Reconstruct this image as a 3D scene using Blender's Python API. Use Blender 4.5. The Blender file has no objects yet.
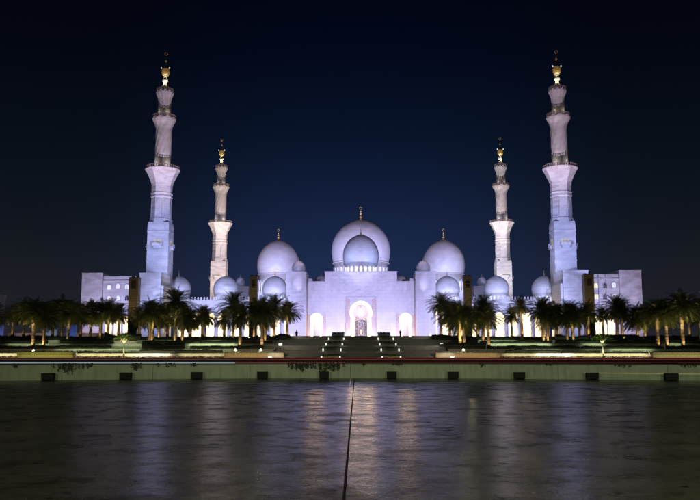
import bpy, math, random
from mathutils import Vector, Matrix, noise as mnoise
random.seed(7)
S = bpy.context.scene
C = S.collection
R = math.radians
PI = math.pi

# ------------------------------------------------------------------ camera
CAM_Z = 1.6
FPX = 800.0
PITCH = math.atan(104.0 / FPX)
YAW = math.atan(11.0 / FPX * math.cos(PITCH))
cam_d = bpy.data.cameras.new('camera')
cam_d.lens = 36.0 * FPX / 700.0
cam_d.sensor_width = 36.0
cam_d.clip_start = 0.1
cam_d.clip_end = 6000
cam = bpy.data.objects.new('camera', cam_d)
C.objects.link(cam)
cam.location = (0, 0, CAM_Z)
cam.rotation_euler = (PI / 2 + PITCH, 0, YAW)
S.camera = cam
_rot = Matrix.Rotation(YAW, 3, 'Z') @ Matrix.Rotation(PI / 2 + PITCH, 3, 'X')


def at(px, py, Y):
    """pixel of the 700x500 photograph on the vertical plane y = Y -> (X, Z)"""
    d = _rot @ Vector(((px - 350.0) / FPX, (250.0 - py) / FPX, -1.0))
    t = Y / d.y
    return d.x * t, CAM_Z + d.z * t


def AX(px, Y, py=330):
    return at(px, py, Y)[0]


def AZ(py, Y, px=361):
    return at(px, py, Y)[1]


# ------------------------------------------------------------------ colour, exposure
S.view_settings.view_transform = 'Standard'
S.view_settings.look = 'None'
S.view_settings.exposure = 0
S.view_settings.gamma = 1
S.view_settings.use_curve_mapping = False
S.render.engine = 'CYCLES'
S.cycles.use_denoising = True
S.cycles.max_bounces = 5
S.cycles.diffuse_bounces = 2
S.cycles.glossy_bounces = 3
S.cycles.sample_clamp_indirect = 4
S.cycles.use_light_tree = True


def lin(r, g, b):
    f = lambda c: (c / 255.0 / 12.92) if c / 255.0 <= 0.04045 else ((c / 255.0 + 0.055) / 1.055) ** 2.4
    return (f(r), f(g), f(b), 1.0)


# ------------------------------------------------------------------ night sky
W = bpy.data.worlds.new('World')
S.world = W
W.use_nodes = True
nt = W.node_tree
nt.nodes.clear()
L = nt.links.new
tc = nt.nodes.new('ShaderNodeTexCoord')
sep = nt.nodes.new('ShaderNodeSeparateXYZ')
L(tc.outputs['Generated'], sep.inputs[0])


def sky_ramp(stops):
    r = nt.nodes.new('ShaderNodeValToRGB')
    r.color_ramp.interpolation = 'B_SPLINE'
    e = r.color_ramp.elements
    e[0].position, e[0].color = stops[0][0], stops[0][1]
    e[1].position, e[1].color = stops[-1][0], stops[-1][1]
    for p, c in stops[1:-1]:
        n = e.new(p)
        n.color = c
    L(sep.outputs['Z'], r.inputs[0])
    return r


mid = sky_ramp([(0.0, lin(38, 52, 90)), (0.08, lin(33, 48, 84)), (0.16, lin(22, 35, 66)), (0.24, lin(11, 23, 47)),
                (0.33, lin(4, 11, 29)), (0.44, lin(1, 4, 18)), (1.0, lin(0, 1, 6))])
side = sky_ramp([(0.0, lin(36, 36, 40)), (0.08, lin(28, 30, 37)), (0.14, lin(18, 23, 31)), (0.24, lin(8, 15, 23)),
                 (0.34, lin(4, 7, 17)), (0.45, lin(1, 2, 10)), (1.0, lin(0, 1, 5))])
nrm = nt.nodes.new('ShaderNodeMath'); nrm.operation = 'ABSOLUTE'
L(sep.outputs['X'], nrm.inputs[0])
mr = nt.nodes.new('ShaderNodeMapRange'); mr.interpolation_type = 'SMOOTHERSTEP'
mr.inputs['From Min'].default_value = 0.0
mr.inputs['From Max'].default_value = 0.40
L(nrm.outputs[0], mr.inputs['Value'])
mx = nt.nodes.new('ShaderNodeMix'); mx.data_type = 'RGBA'
L(mr.outputs[0], mx.inputs[0]); L(mid.outputs[0], mx.inputs[6]); L(side.outputs[0], mx.inputs[7])
bg = nt.nodes.new('ShaderNodeBackground')
bg.inputs['Strength'].default_value = 1.0
L(mx.outputs[2], bg.inputs['Color'])
wo = nt.nodes.new('ShaderNodeOutputWorld')
L(bg.outputs[0], wo.inputs[0])

# ------------------------------------------------------------------ tags, things
def tag(o, label=None, cat=None, group=None, kind=None):
    if label: o['label'] = label
    if cat: o['category'] = cat
    if group: o['group'] = group
    if kind: o['kind'] = kind
    return o


def thing(name, label, cat, loc=(0, 0, 0), group=None):
    o = bpy.data.objects.new(name, None)
    C.objects.link(o)
    o.location = loc
    o.empty_display_size = 0.5
    return tag(o, label, cat, group)


def wloc(o):
    v = Vector((0, 0, 0))
    while o:
        v += o.location
        o = o.parent
    return v


class MB:
    def __init__(s):
        s.v = []; s.f = []; s.sm = []

    def face(s, pts, smooth=False):
        n = len(s.v)
        s.v += [tuple(p) for p in pts]
        s.f.append(tuple(range(n, n + len(pts)))); s.sm.append(smooth)

    def box(s, x0, x1, y0, y1, z0, z1):
        n = len(s.v)
        if x0 > x1: x0, x1 = x1, x0
        s.v += [(x0, y0, z0), (x1, y0, z0), (x1, y1, z0), (x0, y1, z0), (x0, y0, z1), (x1, y0, z1), (x1, y1, z1), (x0, y1, z1)]
        for q in ((0, 3, 2, 1), (4, 5, 6, 7), (0, 1, 5, 4), (1, 2, 6, 5), (2, 3, 7, 6), (3, 0, 4, 7)):
            s.f.append(tuple(n + i for i in q)); s.sm.append(False)
        return s

    def lathe(s, cx, cy, prof, n=24, smooth=True, a0=0.0, twist=0.0, flute=0.0, fl_n=0):
        """prof: list of (r, z) from bottom to top; twist in radians per metre"""
        base = len(s.v)
        z0 = prof[0][1]
        for r, z in prof:
            for i in range(n):
                a = a0 + 2 * PI * i / n
                rr = r * (1 + (flute * math.cos(fl_n * (a - twist * (z - z0))) if fl_n else 0))
                aa = a
                s.v.append((cx + rr * math.cos(aa), cy + rr * math.sin(aa), z))
        for k in range(len(prof) - 1):
            for i in range(n):
                j = (i + 1) % n
                s.f.append((base + k * n + i, base + k * n + j, base + (k + 1) * n + j, base + (k + 1) * n + i)); s.sm.append(smooth)
        s.f.append(tuple(base + i for i in reversed(range(n)))); s.sm.append(False)
        m = base + (len(prof) - 1) * n
        s.f.append(tuple(m + i for i in range(n))); s.sm.append(False)
        return s

    def tube(s, pts, r, n=6, smooth=True):
        base = len(s.v)
        pts = [Vector(p) for p in pts]
        rs = r if isinstance(r, (list, tuple)) else [r] * len(pts)
        for i, p in enumerate(pts):
            d = (pts[min(i + 1, len(pts) - 1)] - pts[max(i - 1, 0)]).normalized()
            u = d.orthogonal().normalized() if abs(d.z) < 0.99 else Vector((1, 0, 0))
            if abs(d.z) < 0.99:
                u = d.cross(Vector((0, 0, 1))).normalized()
            w = d.cross(u)
            for k in range(n):
                a = 2 * PI * k / n
                s.v.append(tuple(p + (u * math.cos(a) + w * math.sin(a)) * rs[i]))
        for i in range(len(pts) - 1):
            for k in range(n):
                j = (k + 1) % n
                s.f.append((base + i * n + k, base + i * n + j, base + (i + 1) * n + j, base + (i + 1) * n + k)); s.sm.append(smooth)
        s.f.append(tuple(base + k for k in reversed(range(n)))); s.sm.append(False)
        m = base + (len(pts) - 1) * n
        s.f.append(tuple(m + k for k in range(n))); s.sm.append(False)
        return s

    def build(s, name, mat, parent=None):
        off = wloc(parent) if parent else Vector((0, 0, 0))
        me = bpy.data.meshes.new(name)
        me.from_pydata([(x - off.x, y - off.y, z - off.z) for x, y, z in s.v], [], s.f)
        me.polygons.foreach_set('use_smooth', s.sm)
        me.update()
        if mat: me.materials.append(mat)
        o = bpy.data.objects.new(name, me)
        C.objects.link(o)
        if parent: o.parent = parent
        return o


def copy_tree(o, parent=None):
    c = o.copy(); C.objects.link(c); c.parent = parent
    for ch in [x for x in kids(o)]:
        copy_tree(ch, c)
    return c


def kids(o):
    return [x for x in list(bpy.data.objects) if x.parent == o]


# ------------------------------------------------------------------ materials
class NM:
    def __init__(s, name):
        s.m = bpy.data.materials.new(name); s.m.use_nodes = True
        s.t = s.m.node_tree; s.b = s.t.nodes['Principled BSDF']

    def n(s, typ, **k):
        nd = s.t.nodes.new(typ)
        for a, b in k.items():
            setattr(nd, a, b)
        return nd

    def l(s, a, b): s.t.links.new(a, b)

    def coord(s, scale=(1, 1, 1), kind='Object'):
        t = s.n('ShaderNodeTexCoord'); m = s.n('ShaderNodeMapping')
        m.inputs['Scale'].default_value = scale
        s.l(t.outputs[kind], m.inputs[0]); return m.outputs[0]

    def noise(s, vec, scale, detail=4, rough=0.5):
        x = s.n('ShaderNodeTexNoise'); x.inputs['Scale'].default_value = scale
        x.inputs['Detail'].default_value = detail; x.inputs['Roughness'].default_value = rough
        s.l(vec, x.inputs['Vector']); return x.outputs['Fac']

    def ramp(s, fac, stops):
        r = s.n('ShaderNodeValToRGB'); e = r.color_ramp.elements
        e[0].position, e[0].color = stops[0]
        e[1].position, e[1].color = stops[-1]
        for p, c in stops[1:-1]:
            k = e.new(p); k.color = c
        s.l(fac, r.inputs[0]); return r.outputs[0]

    def mul(s, a, b, f=1.0):
        m = s.n('ShaderNodeMix', data_type='RGBA', blend_type='MULTIPLY'); m.inputs[0].default_value = f
        s.l(a, m.inputs[6]); s.l(b, m.inputs[7]); return m.outputs[2]

    def bump(s, h, strength=0.3, dist=0.05):
        b = s.n('ShaderNodeBump'); b.inputs['Strength'].default_value = strength; b.inputs['Distance'].default_value = dist
        s.l(h, b.inputs['Height']); s.l(b.outputs[0], s.b.inputs['Normal'])


def g(v, w=1.0): return (v, v, v, 1)


def stone_mat(name, col, col2, joint=0.8, bw=2.4, bh=1.2, rough=0.5, nscale=0.25):
    q = NM(name)
    v = q.coord()
    s1 = q.n('ShaderNodeSeparateXYZ'); q.l(v, s1.inputs[0])
    ad = q.n('ShaderNodeMath', operation='ADD'); q.l(s1.outputs[0], ad.inputs[0]); q.l(s1.outputs[1], ad.inputs[1])
    cb = q.n('ShaderNodeCombineXYZ'); q.l(ad.outputs[0], cb.inputs[0]); q.l(s1.outputs[2], cb.inputs[1])
    br = q.n('ShaderNodeTexBrick')
    br.inputs['Color1'].default_value = g(1); br.inputs['Color2'].default_value = g(0.95); br.inputs['Mortar'].default_value = g(joint)
    br.inputs['Scale'].default_value = 1.0; br.inputs['Mortar Size'].default_value = 0.04
    br.inputs['Brick Width'].default_value = bw; br.inputs['Row Height'].default_value = bh
    q.l(cb.outputs[0], br.inputs['Vector'])
    nz = q.noise(v, nscale, 6, 0.6)
    c = q.ramp(nz, [(0.3, col2), (0.7, col)])
    nz2 = q.noise(v, 3.0, 5, 0.65)
    c2 = q.ramp(nz2, [(0.3, g(0.9)), (0.65, g(1.0))])
    q.l(q.mul(q.mul(c, br.outputs[0]), c2), q.b.inputs['Base Color'])
    q.b.inputs['Roughness'].default_value = rough
    q.bump(nz2, 0.25, 0.05)
    return q.m


def plain(name, col, rough=0.6, metal=0.0, nsc=3.0, var=0.75):
    q = NM(name)
    v = q.coord()
    f = q.noise(v, nsc, 5, 0.6)
    c = q.ramp(f, [(0.3, tuple(x * var for x in col[:3]) + (1,)), (0.7, tuple(col[:3]) + (1,))])
    q.l(c, q.b.inputs['Base Color']); q.b.inputs['Roughness'].default_value = rough; q.b.inputs['Metallic'].default_value = metal
    q.bump(f, 0.3, 0.03)
    return q.m


def glow(name, col, strength):
    q = NM(name)
    q.b.inputs['Base Color'].default_value = (0.3, 0.3, 0.3, 1)
    v = q.coord(); f = q.noise(v, 0.12, 4)
    c = q.ramp(f, [(0.3, tuple(x * 0.62 for x in col[:3]) + (1,)), (0.7, tuple(col[:3]) + (1,))])
    q.l(c, q.b.inputs['Emission Color'])
    q.b.inputs['Emission Strength'].default_value = strength
    return q.m


MARBLE = stone_mat('white_marble', (0.78, 0.77, 0.76, 1), (0.66, 0.65, 0.66, 1), joint=0.74, bw=3.0, bh=1.3)
MARBLE_FINE = stone_mat('fine_marble', (0.78, 0.76, 0.74, 1), (0.62, 0.59, 0.58, 1), joint=0.78, bw=1.6, bh=0.9)
DOME = stone_mat('dome_marble', (0.78, 0.77, 0.77, 1), (0.66, 0.64, 0.66, 1), joint=0.8, bw=1.5, bh=1.0, rough=0.42)
PINK = stone_mat('rose_marble', (0.74, 0.60, 0.50, 1), (0.6, 0.46, 0.38, 1), joint=0.75, bw=1.2, bh=0.8)
TAN = stone_mat('tan_stone', (0.42, 0.33, 0.2, 1), (0.3, 0.23, 0.14, 1), joint=0.6, bw=1.2, bh=0.6)
CREAM = stone_mat('cream_garden_wall', (0.55, 0.5, 0.38, 1), (0.38, 0.34, 0.25, 1), joint=0.6, bw=0.8, bh=0.3)
GOLD = plain('gold', (0.9, 0.62, 0.22), 0.35, 0.45)
BRONZE = plain('dark_bronze', (0.006, 0.006, 0.005), 0.8, 0.0)
RAILM = plain('balcony_rail', (0.34, 0.27, 0.24), 0.6)
GLASSW = glow('lit_window', lin(255, 240, 190), 1.3)
GLASSB = glow('lit_window_cool', lin(225, 230, 255), 1.15)
DARKW = plain('dark_glass', (0.05, 0.06, 0.08), 0.15)
FROND = plain('palm_frond', (0.125, 0.145, 0.055), 0.55, nsc=1.2, var=0.55)
TRUNK = plain('palm_bark', (0.34, 0.25, 0.15), 0.9, nsc=6)
HEDGE = plain('hedge_leaf', (0.034, 0.042, 0.016), 0.6, nsc=2.0, var=0.5)
LEAF = plain('bright_leaf', (0.12, 0.22, 0.04), 0.5, nsc=3.0, var=0.6)
WBARK = plain('pale_bark', (0.5, 0.46, 0.36), 0.8, nsc=8)
GRASS = plain('lawn', (0.05, 0.075, 0.02), 0.9, nsc=4, var=0.6)
ASPH = plain('asphalt', (0.045, 0.045, 0.045), 0.8, nsc=2)
PAINTW = plain('road_paint', (0.6, 0.6, 0.56), 0.6)
STEP = stone_mat('step_stone', (0.21, 0.19, 0.155, 1), (0.15, 0.135, 0.115, 1), joint=0.6, bw=1.5, bh=0.17)
DSTEP = stone_mat('dark_stone', (0.06, 0.05, 0.04, 1), (0.035, 0.03, 0.025, 1), joint=0.6, bw=.8, bh=0.3)
CLOTH = plain('dark_cloth', (0.02, 0.02, 0.025), 0.8)
WCLOTH = plain('white_cloth', (0.5, 0.5, 0.5), 0.8)
SKIN = plain('skin', (0.35, 0.2, 0.14), 0.6)


# ------------------------------------------------------------------ lights
def gobo(ld, amount=0.45, scale=6.0):
    """projected cloud pattern, carried by the lamp itself"""
    ld.use_nodes = True
    t = ld.node_tree
    em = [n for n in t.nodes if n.type == 'EMISSION'][0]
    g_ = t.nodes.new('ShaderNodeNewGeometry') if False else t.nodes.new('ShaderNodeTexCoord')
    mp = t.nodes.new('ShaderNodeMapping'); mp.inputs['Scale'].default_value = (0.7, 2.6, 0.7)
    nz = t.nodes.new('ShaderNodeTexNoise'); nz.inputs['Scale'].default_value = scale; nz.inputs['Detail'].default_value = 5
    nz.inputs['Roughness'].default_value = 0.6
    r = t.nodes.new('ShaderNodeMapRange')
    r.inputs['From Min'].default_value = 0.40; r.inputs['From Max'].default_value = 0.60
    r.inputs['To Min'].default_value = 1 - amount; r.inputs['To Max'].default_value = 1 + amount * 0.4
    t.links.new(g_.outputs['Normal'], mp.inputs[0]); t.links.new(mp.outputs[0], nz.inputs['Vector'])
    t.links.new(nz.outputs['Fac'], r.inputs['Value']); t.links.new(r.outputs[0], em.inputs['Strength'])


def spot(parent, loc, tgt, E, col=(1, 1, 1), angle=50, blend=0.6, radius=0.3, pattern=None, name='flood_lamp'):
    """E = irradiance wanted at the target"""
    ld = bpy.data.lights.new(name, 'SPOT')
    d = Vector(tgt) - Vector(loc)
    ld.energy = E * 4 * PI * d.length_squared
    ld.color = col; ld.spot_size = R(angle); ld.spot_blend = blend; ld.shadow_soft_size = radius
    if pattern: gobo(ld, *pattern)
    o = bpy.data.objects.new(name, ld); C.objects.link(o)
    o.parent = parent
    o.location = Vector(loc) - (wloc(parent) if parent else Vector((0, 0, 0)))
    o.rotation_euler = d.to_track_quat('-Z', 'Y').to_euler()
    return o


def area(parent, loc, tgt, P, sx, sy, col=(1, 1, 1), name='lamp_strip', spread=180):
    ld = bpy.data.lights.new(name, 'AREA'); ld.shape = 'RECTANGLE'
    ld.size = sx; ld.size_y = sy; ld.energy = P; ld.color = col; ld.spread = R(spread)
    o = bpy.data.objects.new(name, ld); C.objects.link(o); o.parent = parent
    o.location = Vector(loc) - (wloc(parent) if parent else Vector((0, 0, 0)))
    o.rotation_euler = (Vector(tgt) - Vector(loc)).to_track_quat('-Z', 'Y').to_euler()
    return o


LAV = (0.62, 0.56, 1.0)
BLU = (0.42, 0.48, 1.0)
ROS = (1.0, 0.84, 0.86)
WRM = (1.0, 0.72, 0.36)

# ================================================================== GROUND
PZ = 4.95          # level of the mosque plaza
tag(MB().box(-1500, 1500, -300, 3500, -0.6, -0.06).build('ground', plain('sand', (0.22, 0.19, 0.13), 0.95, nsc=0.2)), kind='structure')
tag(MB().box(-220, 220, 157.6, 700, -0.05, PZ).build('mosque_plaza', stone_mat('plaza_stone', (0.6, 0.58, 0.55, 1), (0.45, 0.43, 0.42, 1), bw=2, bh=2)), kind='structure')
tag(MB().box(-220, 220, 60, 112, -0.05, 0.0).build('road', ASPH), kind='structure')
mk = MB()
for yy in (64, 84.5, 109):
    mk.box(-220, 220, yy, yy + 0.15, 0.0, 0.005)
for yy in (70, 77, 97, 103):
    for k in range(-20, 20):
        mk.box(k * 9, k * 9 + 3, yy, yy + 0.15, 0.0, 0.005)
tag(mk.build('lane_marking', PAINTW), kind='structure')


# wet stone terrace: two slab fields with an open joint between them
def wet_stone():
    q = NM('wet_stone')
    v = q.coord()
    n1 = q.noise(v, 0.22, 8, 0.65)
    n2 = q.noise(v, 0.9, 9, 0.70)
    n3 = q.noise(v, 5.5, 6, 0.62)
    base = q.ramp(n1, [(0.3, (0.055, 0.05, 0.034, 1)), (0.55, (0.10, 0.09, 0.062, 1)), (0.75, (0.16, 0.142, 0.10, 1))])
    spots = q.ramp(n3, [(0.33, g(0.12)), (0.40, g(.8)), (.6, g(1.1))])
    streak = q.ramp(n2, [(0.36, g(0.5)), (0.44, g(0.85)), (0.6, g(1.1))])
    q.l(q.mul(q.mul(base, spots), streak), q.b.inputs['Base Color'])
    ro = q.ramp(n2, [(0.30, g(0.38)), (0.45, g(0.26)), (0.55, g(0.19)), (0.68, g(0.31))])
    q.l(ro, q.b.inputs['Roughness'])
    q.b.inputs['IOR'].default_value = 1.30
    sp = q.ramp(n2, [(0.32, g(0.06)), (0.45, g(0.10)), (0.55, g(0.15)), (0.68, g(0.09))])
    q.l(q.mul(sp, spots), q.b.inputs['Specular IOR Level'])
    n4 = q.noise(v, 22.0, 3, 0.6)
    ad = q.n('ShaderNodeMath', operation='ADD'); q.l(n4, ad.inputs[0])
    m3 = q.n('ShaderNodeMath', operation='MULTIPLY'); m3.inputs[1].default_value = 0.5; q.l(n3, m3.inputs[0]); q.l(m3.outputs[0], ad.inputs[1])
    m4 = q.n('ShaderNodeMath', operation='MULTIPLY_ADD'); m4.inputs[1].default_value = 0.15; q.l(n2, m4.inputs[0]); q.l(ad.outputs[0], m4.inputs[2])
    q.bump(m4.outputs[0], 0.45, 0.006)
    return q.m


WET = wet_stone()


def joint_x(y):
    return -0.20 - (y - 8.8) * 0.0058


def arc_y(x):
    return 54.4 - x * x / 80.0 if abs(x) < 30 else 54.4 - 11.25 - (abs(x) - 30) * .3


def WX(px, py=372, dy=0):
    Y = 52
    for _ in range(8): Y = arc_y(AX(px, Y, py)) + dy
    return AX(px, Y, py)


def slab(sgn):
    m = MB()
    n = 48
    xs = [i * 70.0 / n for i in range(n + 1)]
    top = []
    for i in range(n):
        xa = joint_x(-20) + sgn * 0.018 if i == 0 else sgn * xs[i]
        xb = sgn * xs[i + 1]
        xa2 = joint_x(51) + sgn * 0.018 if i == 0 else xa
        ya, yb = arc_y(abs(xa2)), arc_y(abs(xb))
        pts = [(xa, -20, 0), (xb, -20, 0), (xb, yb, 0), (xa2, ya, 0)]
        low = [(p[0], p[1], -0.05) for p in pts]
        if sgn < 0: pts = pts[::-1]; low = low[::-1]
        m.face(pts)
        for k in range(4):
            a, b = k, (k + 1) % 4
            m.face([low[a], low[b], pts[b], pts[a]])
    return m


for sg in (-1, 1):
    tag(slab(sg).build('wet_terrace', WET), kind='structure')
tag(MB().box(-75, 75, -20, 54.6, -0.059, -0.052).build('terrace_bed', BRONZE), kind='structure')

# ================================================================== LOW WALL with joints
wl = thing('boundary_wall', 'long low pale green wall with thin panel joints behind the wet terrace', 'wall', (0, 54.4, 0))
WALLM = stone_mat('green_render', (0.42, 0.5, 0.34, 1), (0.33, 0.4, 0.27, 1), joint=0.97, bw=7, bh=3, rough=0.6, nscale=0.5)
_t = WALLM.node_tree; _b = _t.nodes['Principled BSDF']          # drip stains and weathering down the render
_src = _b.inputs['Base Color'].links[0].from_socket
_tc = _t.nodes.new('ShaderNodeTexCoord'); _mp = _t.nodes.new('ShaderNodeMapping'); _mp.inputs['Scale'].default_value = (2.2, 2.2, .25)
_nz = _t.nodes.new('ShaderNodeTexNoise'); _nz.inputs['Scale'].default_value = 1.6; _nz.inputs['Detail'].default_value = 7; _nz.inputs['Roughness'].default_value = .65
_cr = _t.nodes.new('ShaderNodeValToRGB'); _cr.color_ramp.elements[0].position = .33; _cr.color_ramp.elements[0].color = (.78, .76, .70, 1); _cr.color_ramp.elements[1].position = .58
_mx = _t.nodes.new('ShaderNodeMix'); _mx.data_type = 'RGBA'; _mx.blend_type = 'MULTIPLY'; _mx.inputs[0].default_value = 1
_t.links.new(_tc.outputs['Object'], _mp.inputs[0]); _t.links.new(_mp.outputs[0], _nz.inputs['Vector']); _t.links.new(_nz.outputs['Fac'], _cr.inputs[0])
_t.links.new(_src, _mx.inputs[6]); _t.links.new(_cr.outputs[0], _mx.inputs[7]); _t.links.new(_mx.outputs[2], _b.inputs['Base Color'])
jx = [WX(p) for p in (-60, 62, 153, 250, 350.5, 453, 558, 668, 780)]
jx = [-40] + jx + [40]
WH = 0.925
for a, b in zip(jx[:-1], jx[1:]):
    n = 6
    m = MB()
    for i in range(n):
        xa = a + 0.012 + (b - a - 0.024) * i / n; xb = a + 0.012 + (b - a - 0.024) * (i + 1) / n
        ya, yb = arc_y(xa), arc_y(xb)
        P = [(xa, ya, 0), (xb, yb, 0), (xb, yb + .3, 0), (xa, ya + .3, 0)]
        Q = [(p[0], p[1], WH) for p in P]
        m.face([P[0], P[1], Q[1], Q[0]], True); m.face([P[2], P[3], Q[3], Q[2]], True); m.face(Q)
        if i == 0: m.face([P[3], P[0], Q[0], Q[3]])
        if i == n - 1: m.face([P[1], P[2], Q[2], Q[1]])
    m.build('panel', WALLM, wl)
m = MB()
for i in range(60):
    xa = -40 + 80 * i / 60; xb = xa + 80 / 60
    ya, yb = arc_y(xa) - .04, arc_y(xb) - .04
    P = [(xa, ya, WH + .003), (xb, yb, WH + .003), (xb, yb + .38, WH + .003), (xa, ya + .38, WH + .003)]
    Q = [(p[0], p[1], WH + .06) for p in P]
    m.face([P[0], P[1], Q[1], Q[0]]); m.face([P[2], P[3], Q[3], Q[2]]); m.face(Q); m.face(P[::-1])
m.build('coping', plain('dark_coping', (0.05, 0.06, 0.05), 0.5), wl)
# car light streak put in as a thin glowing line along the wall's right end
m = MB()
xa, xb = WX(584), WX(740)
pts = [(xa + (xb - xa) * i / 12.0, arc_y(xa + (xb - xa) * i / 12.0) - 0.03, 0.40) for i in range(13)]
m.tube(pts, 0.018, 6)
tag(m.build('streak_line', glow('amber_line', lin(150, 130, 70), 0.8)), 'thin amber car light streak put in as a glowing line on the right end of the low green wall', 'light streak')

ORD = ['first', 'second', 'third', 'fourth', 'fifth', 'sixth', 'seventh', 'eighth', 'ninth', 'tenth', 'eleventh', 'twelfth', 'thirteenth', 'fourteenth', 'fifteenth', 'sixteenth', 'seventeenth', 'eighteenth', 'nineteenth', 'twentieth']


# ---- dark boxes at the wall foot
def box_lamp(px, wpx, i):
    X = WX(px, 376, -.5)
    y = arc_y(X) - 0.5
    w = wpx * .93 * arc_y(X) / 800.0 / 2
    lab = '%s dark square box from the left at the foot of the low wall' % ORD[i]
    t = thing('wall_box', lab, 'box', (X, y, 0), 'dark boxes along the low wall')
    b = MB()
    b.box(X - w, X + w, y - .02, y + .36, 0.05, 0.41)
    b.build('body', BRONZE, t)
    b = MB()
    for k in range(7):
        zz = 0.09 + k * 0.042
        b.box(X - w + .05, X + w - .05, y - .045, y - .021, zz, zz + .02)
    b.build('grille', plain('grille_metal', (0.008, 0.008, 0.008), 0.8) if i == 0 else bpy.data.materials['grille_metal'], t)
    b = MB()
    b.box(X - w + .04, X - w + .12, y, y + .3, 0, .05); b.build('foot', BRONZE, t)
    b = MB(); b.box(X + w - .12, X + w - .04, y, y + .3, 0, .05); b.build('foot', BRONZE, t)
    b = MB(); b.box(X - w - .015, X + w + .015, y - .05, y + .37, .413, .435); b.build('lid', BRONZE, t)


for i, (p, w) in enumerate([(47, 12.5), (125, 12), (196.3, 11.3), (262.3, 10.8), (324, 9.8), (391.8, 10), (453.6, 10.8), (520, 11), (593, 12.2), (672.4, 13)]):
    box_lamp(p, w, i)


# ---- plants hanging over the wall
def hang_plant(px0, px1, dens, drop, lab):
    x0, x1 = WX(px0), WX(px1)
    t = thing('trailing_plant', lab, 'plant', ((x0 + x1) / 2, arc_y((x0 + x1) / 2), WH), 'plants hanging over the low wall')
    m = MB(); st = m
    n = max(3, int((x1 - x0) * dens * 1.5))
    for k in range(n):
        x = random.uniform(x0, x1)
        e = 1 - abs((x - (x0 + x1) / 2) / ((x1 - x0) / 2)) ** 2 * 0.6
        ln = drop * random.uniform(0.25, 1.0) * e
        y = arc_y(x) - 0.06
        st.tube([(x, y + .12, WH + .07), (x, y, WH + .09), (x + random.uniform(-.03, .03), y, WH - ln)], 0.006, 4)
        q = int(5 + ln * 45)
        for j in range(q):
            z = WH + .1 - (ln + .1) * (j / q) + random.uniform(-.02, .02)
            c = Vector((x + random.gauss(0, .05), y - abs(random.gauss(0, .03)), z))
            a = random.uniform(0, 2 * PI); s = random.uniform(.02, .055)
            u = Vector((math.cos(a), random.uniform(-.5, .5), math.sin(a))) * s
            w = Vector((-math.sin(a), random.uniform(-.5, .5), math.cos(a))) * s * .6
            m.face([c - u, c + w, c + u, c - w])
    m.build('foliage', HEDGE, t)


for a in [(13, 21, 12, .42, 'small dark clump hanging over the low wall near the left edge'),
          (52, 92, 9, .62, 'wide fringe of dark trailing plants over the wall, right of the first box'),
          (129, 141, 12, .45, 'dark bushy clump drooping over the wall just right of the second box'),
          (155, 178, 4, .2, 'thin short dark fringe on the wall beside the joint right of the second box'),
          (190, 198, 7, .2, 'short dark tuft on the wall above the third box'),
          (288, 346, 9, .68, 'widest dark green fringe hanging over the wall around the fifth box'),
          (362, 369, 7, .16, 'tiny dark tuft on the wall between the fifth and sixth boxes'),
          (392, 404, 6, .13, 'low dark tuft on the wall just right of the sixth box'),
          (478, 483, 12, .25, 'single dark tuft on the wall between the seventh and eighth boxes'),
          (543, 552, 6, .14, 'faint dark tuft on the wall near the joint right of the eighth box'),
          (614, 634, 7, .2, 'dark ragged tuft on the wall between the last two boxes'),
          (680, 696, 8, .2, 'dark tuft on the wall at the right edge beyond the last box')]:
    hang_plant(*a)

# ================================================================== CAR LIGHT STREAKS put in as glowing tubes on an added rail
rl = thing('traffic_streaks', 'dark red car light streaks put in as a long glowing rail in front of the gardens', 'light_streak', (0, 90, 0))
REDG = glow('red_streak', lin(108, 7, 14), 0.62)
ORG = glow('orange_streak', lin(88, 30, 13), 0.62)
WHG = glow('white_streak', lin(185, 205, 212), .85)
PKG = glow('pink_streak', lin(165, 95, 95), 0.9)
b = MB(); b.box(-110, 110, 90.06, 90.12, 0.45, 1.22); b.build('beam', plain('rail_dark', (0.05, 0.012, 0.012), 0.7), rl)
xl = AX(255, 90, 360)
for z, r in ((1.17, .04), (1.02, .045)):
    b = MB(); b.tube([(xl, 90, z), (110, 90, z)], r, 8); b.build('car_streak', REDG, rl)
    b = MB(); b.tube([(-110, 90, z), (xl, 90, z)], r, 8); b.build('car_streak', ORG if z > 1.0 else REDG, rl)
b = MB(); b.tube([(-110, 90, .64), (AX(235, 90, 360), 90, .64)], .065, 8); b.build('car_streak', WHG, rl)
b = MB(); b.tube([(AX(235, 90, 360), 90, .64), (AX(345, 90, 360), 90, .64)], .04, 8); b.build('car_streak', PKG, rl)
b = MB(); b.tube([(AX(345, 90, 360), 90, .66), (110, 90, .66)], .022, 8); b.build('car_streak', REDG, rl)
for k in range(-27, 28):
    if abs(k * 4) < 52:
        b = MB(); b.box(k * 4 - .06, k * 4 + .06, 90.121, 90.26, 0, 1.2); b.build('post', BRONZE, rl)

# ================================================================== GARDEN TERRACES
T = [(118.0, 1.67), (128.0, 2.40), (138.0, 3.33), (147.0, 4.10), (157.6, PZ)]
STX = 13.4


def terr(k, z0):
    Y0, z = T[k]
    Y1 = T[k + 1][0]
    for s in (-1, 1):
        tag(MB().box(s * (STX + .3), s * 200, Y0 + .3, Y1, -0.05, z - .03).build('garden_terrace', GRASS), kind='structure')


for k in range(4): terr(k, 0)


def ret_wall(k, s, lab):
    Y0, z = T[k]
    zb = T[k - 1][1] - .1 if k else 0
    t = thing('retaining_wall', lab, 'wall', (s * 60, Y0, zb), 'garden retaining walls')
    MB().box(s * (STX + .3), s * 160, Y0, Y0 + .3, zb, z - .06).build('wall_face', CREAM, t)
    MB().box(s * (STX + .3), s * 160, Y0 - .05, Y0 + .35, z - .057, z + .02).build('cap', CREAM, t)
    return t


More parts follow.
